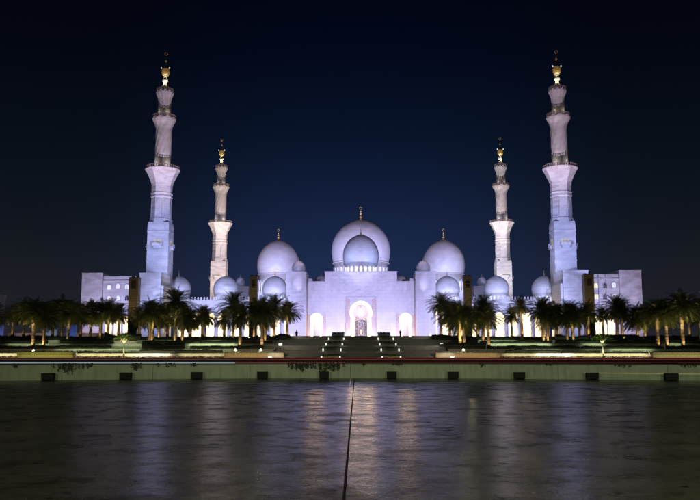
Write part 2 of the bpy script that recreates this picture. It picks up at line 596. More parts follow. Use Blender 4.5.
RW = {}
rn = ['lowest', 'second lowest', 'third', 'highest']
for k in range(4):
    for s in (-1, 1):
        RW[k, s] = ret_wall(k, s, '%s long pale retaining wall of the garden %s of the stairs' % (rn[k], 'left' if s < 0 else 'right'))
for s in (-1, 1):
    t = thing('retaining_wall', 'dark top edge wall of the plaza behind the garden %s of the stairs' % ('left' if s < 0 else 'right'), 'wall', (s * 60, 157.2, 4.1))
    MB().box(s * (STX + .3), s * 160, 157.2, 157.55, 4.05, PZ + .05).build('wall_face', TAN, t)

# lit stretches of the walls: a slim lamp strip hidden under the cap
def lit(k, px0, px1, P, col):
    Y0, z = T[k]
    xa, xb = AX(px0, Y0, 350), AX(px1, Y0, 350)
    w = RW[k, -1 if (xa + xb) < 0 else 1]
    n = max(1, round((xb - xa) / 3.0))
    L_ = (xb - xa)
    area(w, ((xa + xb) / 2, Y0 - .55, z + .12), ((xa + xb) / 2, Y0, z - .35), P * (1 if k == 0 else .55) * L_, L_, .06, col)


CRM = (0.8, 0.74, 0.47)
GRN = (0.75, 1.0, 0.62)
for a in [(0, -20, 17, 13, CRM), (0, 74, 140, 14, CRM), (0, 132, 170, 22, (1, .9, .75)), (0, 180, 224, 9, CRM), (0, 504, 536, 9, CRM),
          (0, 536, 572, 22, (1, .95, .8)), (0, 572, 652, 15, CRM), (0, 17, 74, 5, (1, .85, .2)), (0, 300, 224, 5, WRM) if False else (0, 652, 720, 4, (1, .85, .3)),
          (1, 55, 70, 4, GRN), (1, 70, 140, 8, GRN), (1, 184, 232, 4, GRN), (1, 610, 652, 9, GRN), (1, 515, 560, 3, GRN), (1, 585, 615, 2, GRN),
          (2, 8, 48, 6, GRN), (2, 48, 68, 3, GRN), (2, 113, 141, 9, GRN), (2, 189, 236, 18, GRN), (2, 490, 550, 16, GRN), (2, 584, 604, 12, GRN), (2, 668, 684, 8, GRN),
          (3, 47, 58, 5, GRN), (3, 115, 135, 9, (1, .85, .7)), (3, 208, 222, 3, GRN), (3, 478, 515, 6, GRN), (3, 555, 606, 5, GRN),
          (3, 140, 172, 3, GRN)]:
    lit(*a)


# ---- clipped hedges
def hedge(px0, px1, Y, z0, h, lab, d=0.9, px_y=345):
    xa, xb = AX(px0, Y, px_y), AX(px1, Y, px_y)
    t = thing('hedge', lab, 'hedge', ((xa + xb) / 2, Y, z0), 'clipped garden hedges')
    m = MB()
    nx = max(4, int((xb - xa) / .8))
    cols = []
    for i in range(nx + 1):
        x = xa + (xb - xa) * i / nx
        hh = h * (0.92 + .45 * mnoise.noise(Vector((x * .45, Y, 0))) + .25 * mnoise.noise(Vector((x * 1.7, Y, 2))))
        o = .1 * mnoise.noise(Vector((x, Y, 5)))
        cols.append([(x, Y + o, z0), (x, Y - .06 + o, z0 + hh * .7), (x, Y + .1 + o, z0 + hh), (x, Y + d - .1, z0 + hh), (x, Y + d, z0)])
    for i in range(nx):
        for j in range(4):
            m.face([cols[i][j], cols[i + 1][j], cols[i + 1][j + 1], cols[i][j + 1]], True)
    m.face(cols[0]); m.face(cols[-1][::-1])
    n = int((xb - xa) * 60)
    for k in range(n):
        x = random.uniform(xa, xb); r = random.random()
        if r < .6: c = Vector((x, Y - .05 + random.uniform(-.08, .04), z0 + random.uniform(.05, 1) * h))
        else: c = Vector((x, Y + random.uniform(0, d), z0 + h * (0.92 + .45 * mnoise.noise(Vector((x * .45, Y, 0))) + .25 * mnoise.noise(Vector((x * 1.7, Y, 2)))) + random.uniform(-.05, .14)))
        s = random.uniform(.05, .1)
        u = Vector((random.gauss(0, 1), random.gauss(0, 1), random.gauss(0, 1))).normalized() * s
        w = u.orthogonal().normalized() * s * .6
        m.face([c - u, c + w, c + u, c - w])
    m.build('foliage', HEDGE, t)


L_R = {-1: 'left', 1: 'right'}
hs = []
# (px0, px1, row, height)
for px0, px1, k, h in [(-30, 17, 0, .45), (75, 140, 0, .38), (140, 222, 0, .62), (506, 560, 0, .62), (562, 600, 0, .42), (606, 650, 0, .36),
                       (-30, 30, 1, .55), (32, 110, 1, .6), (142, 184, 1, 1.0), (190, 262, 1, .55), (440, 486, 1, 1.0), (488, 580, 1, .6), (582, 664, 1, .55), (668, 730, 1, .6),
                       (-30, 46, 2, .7), (60, 112, 2, .9), (142, 200, 2, .65), (205, 272, 2, .6), (452, 478, 2, .9), (480, 552, 2, .55), (556, 600, 2, .8), (606, 664, 2, .7), (670, 730, 2, .6),
                       (-30, 60, 3, .95), (62, 98, 3, .8), (104, 140, 3, 1.3), (144, 198, 3, .6), (202, 258, 3, .8), (262, 290, 3, 1.1), (432, 458, 3, 1.1), (462, 520, 3, .8), (524, 550, 3, .7), (556, 588, 3, .9), (592, 640, 3, 1.1), (644, 730, 3, .9)]:
    hs.append((px0, px1, k, h))
cnt = {}
for s in (-1, 1):
    for k in range(4):
        row = [q for q in hs if q[2] == k and ((q[0] + q[1]) / 2 > 361) == (s > 0)]
        row.sort(key=lambda q: abs((q[0] + q[1]) / 2 - 361))
        for i, q in enumerate(row):
            lab = '%s dark clipped hedge %s of the stairs in the %s garden row' % (ORD[i], L_R[s], ['front', 'second', 'third', 'rear'][k])
            hedge(q[0], q[1], T[k][0] + 1.0 + (0 if k else .2), T[k][1] - .03, q[3], lab)


# ---- big front planters
def planter(px0, px1, Y, zt, lab, col, E, warm=(1, .8, .35)):
    xa, xb = AX(px0, Y, 355), AX(px1, Y, 355)
    t = thing('planter', lab, 'planter', ((xa + xb) / 2, Y, 0), 'big front planters')
    MB().box(xa, xb, Y, Y + 1.6, 0, zt - .1).build('planter_wall', col, t)
    MB().box(xa - .05, xb + .05, Y - .05, Y + 1.65, zt - .097, zt).build('rim', col, t)
    m = MB()
    for k in range(int((xb - xa) * 50)):
        c = Vector((random.uniform(xa, xb), Y + random.uniform(.1, 1.5), zt + random.uniform(0, .16)))
        s = random.uniform(.05, .12); u = Vector((random.gauss(0, 1), random.gauss(0, 1), random.gauss(0, 1))).normalized() * s
        w = u.orthogonal().normalized() * s * .5
        m.face([c - u, c + w, c + u, c - w])
    m.build('foliage', HEDGE, t)
    area(t, ((xa + xb) / 2, Y - 1.1, .95), ((xa + xb) / 2, Y, 1.5), E * (xb - xa), xb - xa, .06, warm)


planter(17, 73, 116.2, 1.92, 'long olive planter lit yellow along its base, far left', CREAM, 5, (1, .95, .2))
planter(224, 284, 116.2, 1.80, 'tan planter under palms just left of the stairs', TAN, 7, (1, .75, .35))
planter(436, 500, 116.2, 1.80, 'tan planter under palms just right of the stairs', TAN, 7, (1, .75, .35))
planter(653, 725, 116.2, 1.88, 'olive planter at the right edge of the photo', CREAM, 5, (1, .9, .35))

# low planting along the foot of the first garden wall
m = MB()
for sg in (-1, 1):
    for k in range(5200):
        x = sg * random.uniform(STX + .5, 70)
        d_ = .5 + .5 * mnoise.noise(Vector((x * .35, 3, 0))) + .35 * mnoise.noise(Vector((x * 1.4, 9, 0)))
        h_ = 1.12 + .34 * d_
        c = Vector((x, 117.0 + random.uniform(-.5, .3), h_ * random.uniform(.7, 1.0)))
        r_ = random.uniform(.05, .13); u = Vector((random.gauss(0, 1), random.gauss(0, 1), random.gauss(0, 1))).normalized() * r_
        w = u.orthogonal().normalized() * r_ * .5
        m.face([c - u, c + w, c + u, c - w])
tag(m.build('ground_cover', HEDGE), 'low dark planting along the foot of the first garden wall', 'ground cover', kind='stuff')

# ================================================================== STAIRS
NS = 22
st = thing('grand_staircase', 'wide dark stone staircase in flights rising to the mosque plaza', 'staircase', (0, 116.5, 0))
yy, zz = 116.5, 0.9
rise = (PZ - zz) / NS
MB().box(-STX, STX, 112, 116.5, 0, zz).build('landing', STEP, st)
flights = [6, 5, 6, 5]
y = 116.5; z = zz
SZ = [(112, 0.9)]
tot = 157.6 - 116.5
land = (tot - NS * .62) / 4.0
for fi, nf in enumerate(flights):
    m = MB()
    for k in range(nf):
        z += rise
        y2 = y + .62 if k < nf - 1 else y + .62 + land
        m.box(-STX, STX, y, y2, z - rise - .3, z); SZ.append((y, z))
        if k < nf - 1 or True:
            m.box(-STX, STX, y - .03, y + .06, z + .002, z + .02)
        y = y2
    m.build('flight', STEP, st)

def stair_z(Y):
    r = 0.9
    for y_, z_ in SZ:
        if Y >= y_: r = z_
    return r


# stepped planters inside the stair with small step lights
LANDY = [115.2]
for a_, b_ in zip(SZ[:-1], SZ[1:]):
    if b_[0] - a_[0] > 2 and a_[0] > 113: LANDY.append(a_[0] + .35)
LANDY.append(SZ[-1][0] + .35)
LANDY = LANDY[:5]
LMP = glow('step_light', lin(235, 235, 215), 1.5)
for s in (-1, 1):
    for k, Y in enumerate(LANDY):
        zb = stair_z(Y)
        xi, xo = 3.15, 5.5
        zt = zb + (0.5 if k else 0.42)
        lab = '%s dark stepped planter from the bottom, %s row inside the stairs' % (ORD[k], L_R[s])
        t = thing('stair_planter', lab, 'planter', (s * 4.4, Y, zb), 'stepped planters on the stairs')
        MB().box(s * xi, s * xo, Y, Y + 2.6, zb, zt - .2).build('planter_wall', TAN if k == 0 else DSTEP, t)
        m = MB()
        m.box(s * (xi + .12), s * (xo - .12), Y + .12, Y + 2.5, zt - .197, zt + .05)
        for q in range(420):
            c = Vector((s * random.uniform(xi, xo), Y + random.uniform(0, 2.6), zt + random.uniform(-.2, .22)))
            r = random.uniform(.06, .13); u = Vector((random.gauss(0, 1), random.gauss(0, 1), random.gauss(0, 1))).normalized() * r
            w = u.orthogonal().normalized() * r * .6
            m.face([c - u, c + w, c + u, c - w])
        m.build('foliage', HEDGE, t)
        for xx, d in ((s * xi, -s), (s * xo, s)):
            b = MB(); b.box(xx + d * .04, xx + d * .24, Y - .10, Y - .04, zb + .04, zb + .40); b.build('step_light', LMP, t)
            spot(t, (xx + d * .8, Y - 1.0, zb + 1.1), (xx + d * .15, Y - .1, zb), 2.6, (.85, 1, .95), 70, 1)
        if k == 0:
            area(t, (s * 4.4, Y - .8, zb + .1), (s * 4.4, Y, zb + .25), 16, 2.2, .06, (1, .72, .28))

for s in (-1, 1):
    for k, Y in enumerate((LANDY[0], LANDY[2], LANDY[4])):
        zb = stair_z(Y)
        X = s * 13.0
        t = thing('stair_lamp', '%s white lamp up the %s edge of the stairs' % (['lowest', 'middle', 'highest'][k], L_R[s]), 'lamp', (X, Y, zb), 'lamps along the outer stair edges')
        MB().box(X - .2, X + .2, Y, Y + .5, zb, zb + .25).build('housing', STEP, t)
        MB().box(X - .28, X + .28, Y - .06, Y - .01, zb + .02, zb + .42).build('lens', LMP, t)
        spot(t, (X - s * .3, Y - .9, zb + 1.0), (X - s * .5, Y + .6, zb), 3.0, (.9, 1, .97), 110, 1)
        spot(t, (X - s * .5, Y - 4.0, zb + 1.6), (s * 7, Y + 3, zb + .6), .35, (1, .92, .75), 120, 1)  # dim extra spot, added to lift the dark steps

# cheek walls
for s in (-1, 1):
    t = thing('cheek_wall', 'dark sloping cheek wall along the %s edge of the stairs' % L_R[s], 'wall', (s * STX, 116.5, 0))
    m = MB()
    a = [(s * (STX + .01), 116.5, 0), (s * (STX + .01), 157.5, 0), (s * (STX + .01), 157.5, PZ + .15), (s * (STX + .01), 116.5, 1.2)]
    b_ = [(s * (STX + .28), p[1], p[2]) for p in a]
    if s < 0: a, b_ = b_, a
    m.face(a[::-1]); m.face(b_)
    for i in range(4):
        j = (i + 1) % 4
        m.face([a[i], a[j], b_[j], b_[i]])
    m.build('wall_face', STEP, t)


# ================================================================== PALMS
def palm_parts(seed, H, Rf):
    rnd = random.Random(seed)
    tr = MB()
    lean = rnd.uniform(-.25, .25)
    prof = []
    n = 26
    base = len(tr.v)
    pts = []; rs = []
    for i in range(n + 1):
        f = i / n
        pts.append((lean * f * f, 0, H * f)); rs.append((.30 - .09 * f + (.035 if i % 2 else 0)) * (1.25 if i == 0 else 1))
    tr.tube(pts, rs, 9, smooth=False)
    cr = MB()
    top = Vector((lean, 0, H - .1))
    # old leaf boots
    for k in range(36):
        a = rnd.uniform(0, 2 * PI); z = rnd.uniform(-.9, .1)
        p = top + Vector((math.cos(a) * .2, math.sin(a) * .2, z)); q = p + Vector((math.cos(a) * .28, math.sin(a) * .28, .3))
        cr.tube([p, q], [.06, .02], 4)
    nf = 96
    for k in range(nf):
        f = (k + .5) / nf
        el = math.asin(max(-.98, min(.99, .99 - 1.80 * f))) + R(rnd.uniform(-7, 7))
        az = k * 2.39996 + rnd.uniform(-.2, .2)
        ln = Rf * rnd.uniform(.86, 1.08) * (.82 + .3 * math.sin(PI * min(1, f * 1.1)))
        droop = rnd.uniform(.6, 1.15)
        d = Vector((math.cos(az) * math.cos(el), math.sin(az) * math.cos(el), math.sin(el)))
        sd = Vector((-math.sin(az), math.cos(az), 0))
        p = top.copy(); P = [p.copy()]; D = []
        N = 13
        for i in range(N):
            t = i / N
            dd = (d + Vector((0, 0, -1)) * droop * t * t * 1.15).normalized()
            p = p + dd * ln / N
            P.append(p.copy()); D.append(dd)
        D.append(D[-1])
        cr.tube([P[0], P[4], P[8], P[N]], [.035, .025, .018, .006], 3)
        for i in range(1, N + 1):
            for half in (0, .5):
                t = (i - half) / N
                if t < .12: continue
                c = P[i] - D[i - 1] * (ln / N * half)
                L_ = .80 * (math.sin(PI * (.12 + .84 * t)) ** .6) * (Rf / 3.6)
                dd = D[i]
                upv = dd.cross(sd).normalized()
                if upv.z < 0: upv = -upv
                for sg in (-1, 1):
                    o = (dd * .75 + sd * sg * .75 + upv * .32 + Vector((0, 0, -.22)) + Vector((rnd.uniform(-.1, .1), rnd.uniform(-.1, .1), rnd.uniform(-.1, .1)))).normalized()
                    w = dd * .040
                    tip = c + o * L_
                    mid_ = c + o * L_ * .5 + Vector((0, 0, .02))
                    cr.face([c - w, mid_ - w, tip, mid_ + w, c + w])
    return tr, cr


PROT = []
for i, (H, Rf) in enumerate([(6.0, 3.6), (6.0, 3.9), (6.0, 3.3), (6.0, 3.7)]):
    tr, cr = palm_parts(40 + i, H, Rf)
    me = []
    for mb, nme, mt in ((tr, 'trunk', TRUNK), (cr, 'crown', FROND)):
        o = mb.build(nme, mt)
        me.append(o.data)
        bpy.data.objects.remove(o)
    zs_ = sorted(v.co.z for v in me[1].vertices); rs_ = sorted(math.hypot(v.co.x, v.co.y) for v in me[1].vertices)
    PROT.append((me, zs_[int(len(zs_) * .997)], rs_[int(len(rs_) * .985)]))


def ylev(row):
    return {0: (121.5, 1.64), 1: (132.5, 2.37), 2: (142.5, 3.30), 3: (152.0, 4.07), 4: (166.0, PZ), 5: (185.0, PZ)}[row]


# (x px, crown top py, row, uplight strength)  row 0 = front planter ... 5 = plaza
PL = [(-9, 300, 2, 0), (12, 304, 4, 1), (23, 300, 4, .4), (33, 297, 1, 3), (43.5, 301, 1, 4), (52, 299, 4, .3), (61, 297, 3, .5), (67.5, 300, 2, 1.2), (80, 302, 4, .5),
      (90, 299, 3, .4), (100, 300, 3, 2.2), (107.5, 298, 3, 2.2), (118, 302, 4, .6), (139, 306, 4, .8), (149, 298, 2, .6), (152, 302, 2, 2.2), (158.5, 302, 3, 3),
      (167, 305, 4, .5), (175, 287, 2, 2.5), (182, 303, 2, 2), (190, 308, 4, .6), (202, 304, 4, 1.6), (205, 307, 5, 1.0), (224, 309, 4, .8),
      (233, 291, 3, 1.4), (240, 301, 1, 2.5), (254, 300, 3, 3), (262, 296, 1, 2.5), (265, 304, 2, 2.2), (274, 293, 3, 3.2), (287, 300, 4, 1.3),
      (441, 292, 4, 1.2), (450, 299, 3, .8), (460, 299, 1, 2.2), (464, 305, 1, 2.4), (478, 304, 4, 2.0), (483.5, 294, 2, 2.6), (488.5, 303, 1, 2.2),
      (512, 306, 5, .6), (522.5, 295, 4, 2.8), (543.5, 296, 2, 3.4), (548, 302, 2, 3.4), (557, 303, 4, .6), (567.5, 299, 2, 1.8), (573, 303, 2, 2.4), (580, 307, 5, .4),
      (589, 301, 4, 2.8), (604, 306, 5, .8), (618, 294, 3, 1.6), (623, 298, 3, 3.2), (638, 304, 3, 3.0), (645.5, 303, 3, 2.2), (658, 298, 1, 2.2), (667, 299, 1, 3.8),
      (683, 291, 1, 3.4), (690, 300, 4, 1.6), (701, 297, 2, .8), (712, 296, 3, .5)]
order = {}
for i, q in enumerate(PL):
    s = -1 if q[0] < 361 else 1
    order.setdefault((s, q[2]), []).append(i)
for key in order: order[key].sort(key=lambda i: abs(PL[i][0] - 361))
rown = {1: 'in the lowest garden row', 2: 'in the middle garden row', 3: 'in the upper garden row', 4: 'standing on the plaza edge', 5: 'deep on the plaza before the arcade'}
for i, (px, ty, row, up) in enumerate(PL):
    Y, z0 = ylev(row)
    Y += random.uniform(-1.2, 1.2)
    X = AX(px, Y, 345)
    zt = AZ(ty, Y, px)
    me, ztop_, rmax = PROT[i % 4]
    s = -1 if px < 361 else 1
    k = order[(s, row)].index(i)
    lab = '%s date palm %s of the stairs, %s' % (ORD[k], L_R[s], rown[row])
    t = thing('date_palm', lab, 'palm tree', (X, Y, z0 - .05), 'date palms in the terraced gardens')
    want = {1: 22.5, 2: 21, 3: 20, 4: 17, 5: 14.5}[row] * Y / 800 * random.uniform(.92, 1.06)
    crown_sc = want / rmax
    Hh = zt - z0 - (ztop_ - 6.0) * crown_sc
    rz = random.uniform(0, 6.28)
    tr = bpy.data.objects.new('trunk', me[0]); C.objects.link(tr); tr.parent = t; tr.scale = (1, 1, Hh / 6.0)
    cr = bpy.data.objects.new('crown', me[1]); C.objects.link(cr); cr.parent = t; cr.scale = (crown_sc,) * 3
    cr.rotation_euler = (0, 0, 0); cr.location = (0, 0, Hh - 6.0 * crown_sc)
    t.rotation_euler = (0, 0, 0)
    tr.rotation_euler = (0, 0, rz); cr.rotation_euler = (0, 0, rz)
    if up > 0:
        # warm uplighter at the palm's foot
        spot(t, (X + random.uniform(-.25, .25), Y - .8, z0 + .12), (X, Y - .05, z0 + 3.0), up * .95, (1.0, .74, .40), 62, .9, .08, name='uplight')
    spot(t, (X + random.uniform(-1, 1), Y - 3.2, z0 + .4), (X, Y - 1.0, z0 + Hh + .2), 2.8 + .9 * up, (1.0, .78, .36), 66, 1, .1, name='uplight')

# visible uplighter cans
def can(px, Y, z, lab, col=(1, .85, .55)):
    X = AX(px, Y, 351)
    t = thing('ground_spotlight', lab, 'spotlight', (X, Y, z), 'bright uplighters under the palms')
    MB().lathe(X, Y, [(.12, z), (.16, z + .2), (.17, z + .34)], 12).build('housing', BRONZE, t)
    MB().lathe(X, Y, [(.15, z + .345), (.2, z + .42), (.16, z + .55), (.05, z + .62)], 12).build('lens', glow('lamp_lens', lin(255, 235, 190), 5) if 'lamp_lens' not in bpy.data.materials else bpy.data.materials['lamp_lens'], t)
    ld = bpy.data.lights.new('uplight', 'POINT'); ld.energy = 260; ld.color = col; ld.shadow_soft_size = .12
    o = bpy.data.objects.new('uplight', ld); C.objects.link(o); o.parent = t; o.location = (0, -.3, .75)


can(235.5, 117.5, 1.72, 'left one of two glaring spotlights under the palms left of the stairs')
can(261, 117.5, 1.72, 'right one of two glaring spotlights under the palms left of the stairs')
can(463.5, 117.5, 1.72, 'glaring spotlight at the palm foot right of the stairs')
can(33.5, 119.5, 1.66, 'bright spotlight at the foot of a palm far left')
can(471, 149.5, 4.08, 'small yellow spotlight higher up right of the stairs')


# ---- two small bright green young trees by the road
def young_tree(px, lab, seed):
    rnd = random.Random(seed)
    Y = 115.0; X = AX(px, Y, 345)
    zt = AZ(332.5, Y)
    t = thing('young_tree', lab, 'tree', (X, Y, 0), 'small lit trees by the road')
    tr = MB(); tr.tube([(X, Y, 0), (X + .05, Y, 1.5), (X, Y, zt - 1.4)], [.11, .09, .07], 8)
    cr = MB()
    for k in range(11):
        a = k * 2.4
        e = Vector((X + math.cos(a) * 1.1, Y + math.sin(a) * 1.1, zt - .75 + rnd.uniform(-.2, .3)))
        tr.tube([(X, Y, zt - 1.5), (X + math.cos(a) * .5, Y + math.sin(a) * .5, zt - .9), e], [.05, .03, .012], 5)
    tr.build('trunk', WBARK, t)
    for k in range(1500):
        a = rnd.uniform(0, 2 * PI); r = 1.75 * math.sqrt(rnd.random())
        h = (1 - (r / 1.9) ** 2) * 1.15
        c = Vector((X + r * math.cos(a), Y + r * math.sin(a), zt - 1.25 + h * rnd.uniform(.35, 1)))
        if mnoise.noise(c * 1.3) < -.16: continue
        sz = rnd.uniform(.07, .16)
        u = Vector((rnd.gauss(0, 1), rnd.gauss(0, 1), rnd.gauss(0, .7))).normalized() * sz
        w = u.orthogonal().normalized() * sz * .45
        cr.face([c - u, c + w, c + u, c - w])
    cr.build('crown', LEAF, t)
    spot(t, (X - .4, Y - 1.2, .6), (X, Y, zt - .8), 11, (1, .95, .45), 60, .8, .1, name='uplight')


young_tree(124, 'small bright green tree with pale trunk by the road left of the stairs', 3)
young_tree(602.5, 'small bright green tree with pale trunk by the road right of the stairs', 4)


# ================================================================== MOSQUE builders
def arch_profile(w, h, n=14, shoe=0.12):
    """half-width/height pairs of a horseshoe arch: list of (x, z) from left foot over top to right foot; z from 0..h"""
    r = w / 2
    zc = h - r * 1.08
    pts = [(-r * (1 - shoe), 0), (-r * (1 - shoe), zc - r * .45)]
    for i in range(n + 1):
        a = PI + R(28) - (PI + R(56)) * i / n
        x = r * math.cos(a); z = r * math.sin(a)
        if z > 0: z *= 1.08
        pts.append((x, zc + z))
    pts += [(r * (1 - shoe), zc - r * .45), (r * (1 - shoe), 0)]
    return pts


def arched_wall(m, x0, x1, z0, z1, Y, th, arches, axis='x', n=14):
    """wall in the plane y=Y (thickness th towards +y) with real arch openings; arches: (centre, width, height above z0).
       axis 'y' : the wall runs along y at x=Y instead."""
    def P(u, v, d):
        return (u, Y + d, v) if axis == 'x' else (Y + d, u, v)
    def quad(a, b, c, e, flip=False):
        q = [a, b, c, e]
        m.face(q)
    arches = sorted(arches)
    cur = x0
    for c, w, h in arches:
        # solid strip
        a = c - w / 2 - .05
        if a > cur: strip(m, P, cur, a, z0, z1, th)
        pr = arch_profile(w, h, n)
        pr = [(c + x, z0 + z) for x, z in pr]
        ax, bx = c - w / 2 - .05, c + w / 2 + .05
        for d in (0, th):
            # left spandrel column
            half = len(pr) // 2
            Lp = pr[:half + 1]; Rp = pr[half:]
            for i in range(len(Lp) - 1):
                m.face([P(ax, Lp[i][1], d), P(Lp[i][0], Lp[i][1], d), P(Lp[i + 1][0], Lp[i + 1][1], d), P(ax, Lp[i + 1][1], d)])
            for i in range(len(Rp) - 1):
                m.face([P(Rp[i][0], Rp[i][1], d), P(bx, Rp[i][1], d), P(bx, Rp[i + 1][1], d), P(Rp[i + 1][0], Rp[i + 1][1], d)])
            ztop = pr[half][1]
            m.face([P(ax, ztop, d), P(bx, ztop, d), P(bx, z1, d), P(ax, z1, d)])
        for i in range(len(pr) - 1):
            m.face([P(pr[i][0], pr[i][1], 0), P(pr[i + 1][0], pr[i + 1][1], 0), P(pr[i + 1][0], pr[i + 1][1], th), P(pr[i][0], pr[i][1], th)])
        m.face([P(ax, z1, 0), P(bx, z1, 0), P(bx, z1, th), P(ax, z1, th)])
        cur = bx
    if cur < x1: strip(m, P, cur, x1, z0, z1, th)


def strip(m, P, a, b, z0, z1, th):
    v = [P(a, z0, 0), P(b, z0, 0), P(b, z0, th), P(a, z0, th), P(a, z1, 0), P(b, z1, 0), P(b, z1, th), P(a, z1, th)]
    for q in ((4, 5, 6, 7), (0, 1, 5, 4), (1, 2, 6, 5), (2, 3, 7, 6), (3, 0, 4, 7)):
        m.face([v[i] for i in q])


def merlons(m, x0, x1, Y, z, w=.5, h=.8, gap=.5, axis='x', th=.35):
    n = int(abs(x1 - x0) / (w + gap))
    for i in range(n):
        u = min(x0, x1) + i * (w + gap) + gap / 2
        for (du, hh) in ((0, .6), (.14, .85), (.2, 1)):
            a, b = u + du * w, u + w - du * w
            z0 = z if du == 0 else z + h * (.6 if du == .14 else .85) + .001
            if axis == 'x': m.box(a, b, Y, Y + th, z0, z + h * hh)
            else: m.box(Y, Y + th, a, b, z0, z + h * hh)


def finial(m, cx, cy, z, h):
    p = [(.10, 0), (.10, .12), (.17, .16), (.19, .22), (.10, .28), (.05, .31), (.05, .36), (.12, .41), (.12, .45), (.05, .50), (.035, .56), (.08, .60), (.08, .63), (.03, .67), (.02, .78)]
    m.lathe(cx, cy, [(r * h * .75, z + q * h) for r, q in p], 10)
    # crescent
    pts = []
    rr = h * .085
    for i in range(13):
        a = R(-70 + 320 * i / 12) + PI / 2 + R(70) - R(90)
        pts.append((cx + rr * math.cos(a), cy, z + h * .87 + rr * math.sin(a)))
    m.tube(pts, [rr * .12 + rr * .18 * math.sin(PI * i / 12) for i in range(13)], 5)


def dome_prof(Rm, zb, H, point=.2):
    """bulbous dome: slightly in-curved foot, widest at about 28% and a drawn-up tip"""
    pr = []
    n = 30
    zc = zb + H * .27
    a_lo = -math.acos(.93)
    for i in range(n + 1):
        t = i / n
        if t < .25:
            a = a_lo * (1 - t / .25)
            r = Rm * math.cos(a); z = zc + (zc - zb) * (math.sin(a) / abs(math.sin(a_lo)))
        else:
            a = (t - .25) / .75 * PI / 2
            r = Rm * math.cos(a) ** (.96); z = zc + (zb + H - zc) * (math.sin(a) * (1 - point) + point * (t - .25) / .75)
        pr.append((max(r, .02), z))
    return pr


def dome(parent, cx, cy, Rm, zb, H, drum_h, nwin=0, fin=None, win_mat=None, fl=0, ring=True, n=64):
    """dome part with its drum, windows and finial as sub-parts"""
    m = MB(); m.lathe(cx, cy, dome_prof(Rm, zb, H), n, flute=.004 if fl else 0, fl_n=fl)
    d = m.build('dome', DOME, parent)
    dr = MB()
    rd = Rm * .93
    dr.lathe(cx, cy, [(rd * .97, zb - drum_h), (rd * .97, zb - .35 * Rm * .12)], n)
    dr.lathe(cx, cy, [(rd * 1.0, zb - .34 * Rm * .12), (rd * 1.05, zb - .25 * Rm * .12), (rd * 1.05, zb - .08 * Rm * .12), (rd, zb - .002)], n)
    if drum_h > 1.5:
        dr.lathe(cx, cy, [(rd * 1.04, zb - drum_h - .1), (rd * 1.04, zb - drum_h + .25), (rd * .98, zb - drum_h + .4)], n)
    dr.build('drum', MARBLE_FINE, d)
    if nwin and Rm > 3:
        w = MB()
        hw = drum_h * .62; ww = 2 * PI * rd / nwin * .5
        for i in range(nwin):
            a = 2 * PI * (i + .5) / nwin
            ux, uy = math.cos(a), math.sin(a); tx, ty = -uy, ux
            z0 = zb - drum_h + drum_h * .12
            def pt(u, v, o): return (cx + ux * (rd * .97 + o) + tx * u, cy + uy * (rd * .97 + o) + ty * u, z0 + v)
            pr = [(-ww / 2, 0), (ww / 2, 0), (ww / 2, hw * .7)] + [(ww / 2 * math.cos(R(t)), hw * .7 + ww / 2 * math.sin(R(t))) for t in range(20, 180, 20)] + [(-ww / 2, hw * .7)]
            w.face([pt(u, v, .06) for u, v in pr])
            # engaged column between windows
            a2 = 2 * PI * i / nwin
            MB().lathe(cx + math.cos(a2) * rd * .985, cy + math.sin(a2) * rd * .985, [(ww * .16, z0), (ww * .13, z0 + hw * .8), (ww * .22, z0 + hw * .95)], 8).build('column', MARBLE_FINE, d)
        w.build('window', win_mat or GLASSW, d)
    f = MB(); finial(f, cx, cy, zb + H - .1, fin or Rm * .55); f.build('finial', GOLD, d)
    return d


def arched_window(parent, cx, Y, z, w, h, mat, name='window', d=-1):
    pr = [(-w / 2, 0), (w / 2, 0), (w / 2, h * .6)] + [(w / 2 * math.cos(R(t)), h * .6 + h * .4 * math.sin(R(t))) for t in range(15, 180, 15)] + [(-w / 2, h * .6)]
    m = MB(); m.face([(cx + u, Y + d * .03, z + v) for u, v in pr])
    o = m.build(name, mat, parent)
    f = MB()
    path = [(cx + u * 1.1, Y + d * .08, z + v) for u, v in pr[1:]] + [(cx - w / 2 * 1.1, Y + d * .08, z)]
    f.tube(path, .12, 4); f.box(cx - w * .65, cx + w * .65, Y + d * .3, Y, z - .2, z - .02) if d < 0 else None
    f.tube([(cx, Y + d * .06, z), (cx, Y + d * .06, z + h)], .05, 4)
    f.build('frame', MARBLE_FINE, o)
    return o


# ---------------------------------------------------------------- gatehouse
GY = 288.0
gt = thing('gatehouse', 'white marble entrance front with one tall and two lower glowing arches', 'building', (0, GY, PZ))


def GX(px, py=330, Y=GY): return AX(px, Y, py)


hw_c = (AX(397, GY, 272) - AX(325, GY, 272)) / 2       # central raised block
hw_w = (AX(415, GY, 300) - AX(307, GY, 300)) / 2
zc_top = AZ(272, GY); zw_top = AZ(282, GY)
hw_t = (AX(436, GY - 4, 300) - AX(286, GY - 4, 300)) / 2
zt_top = AZ(272, GY - 4)
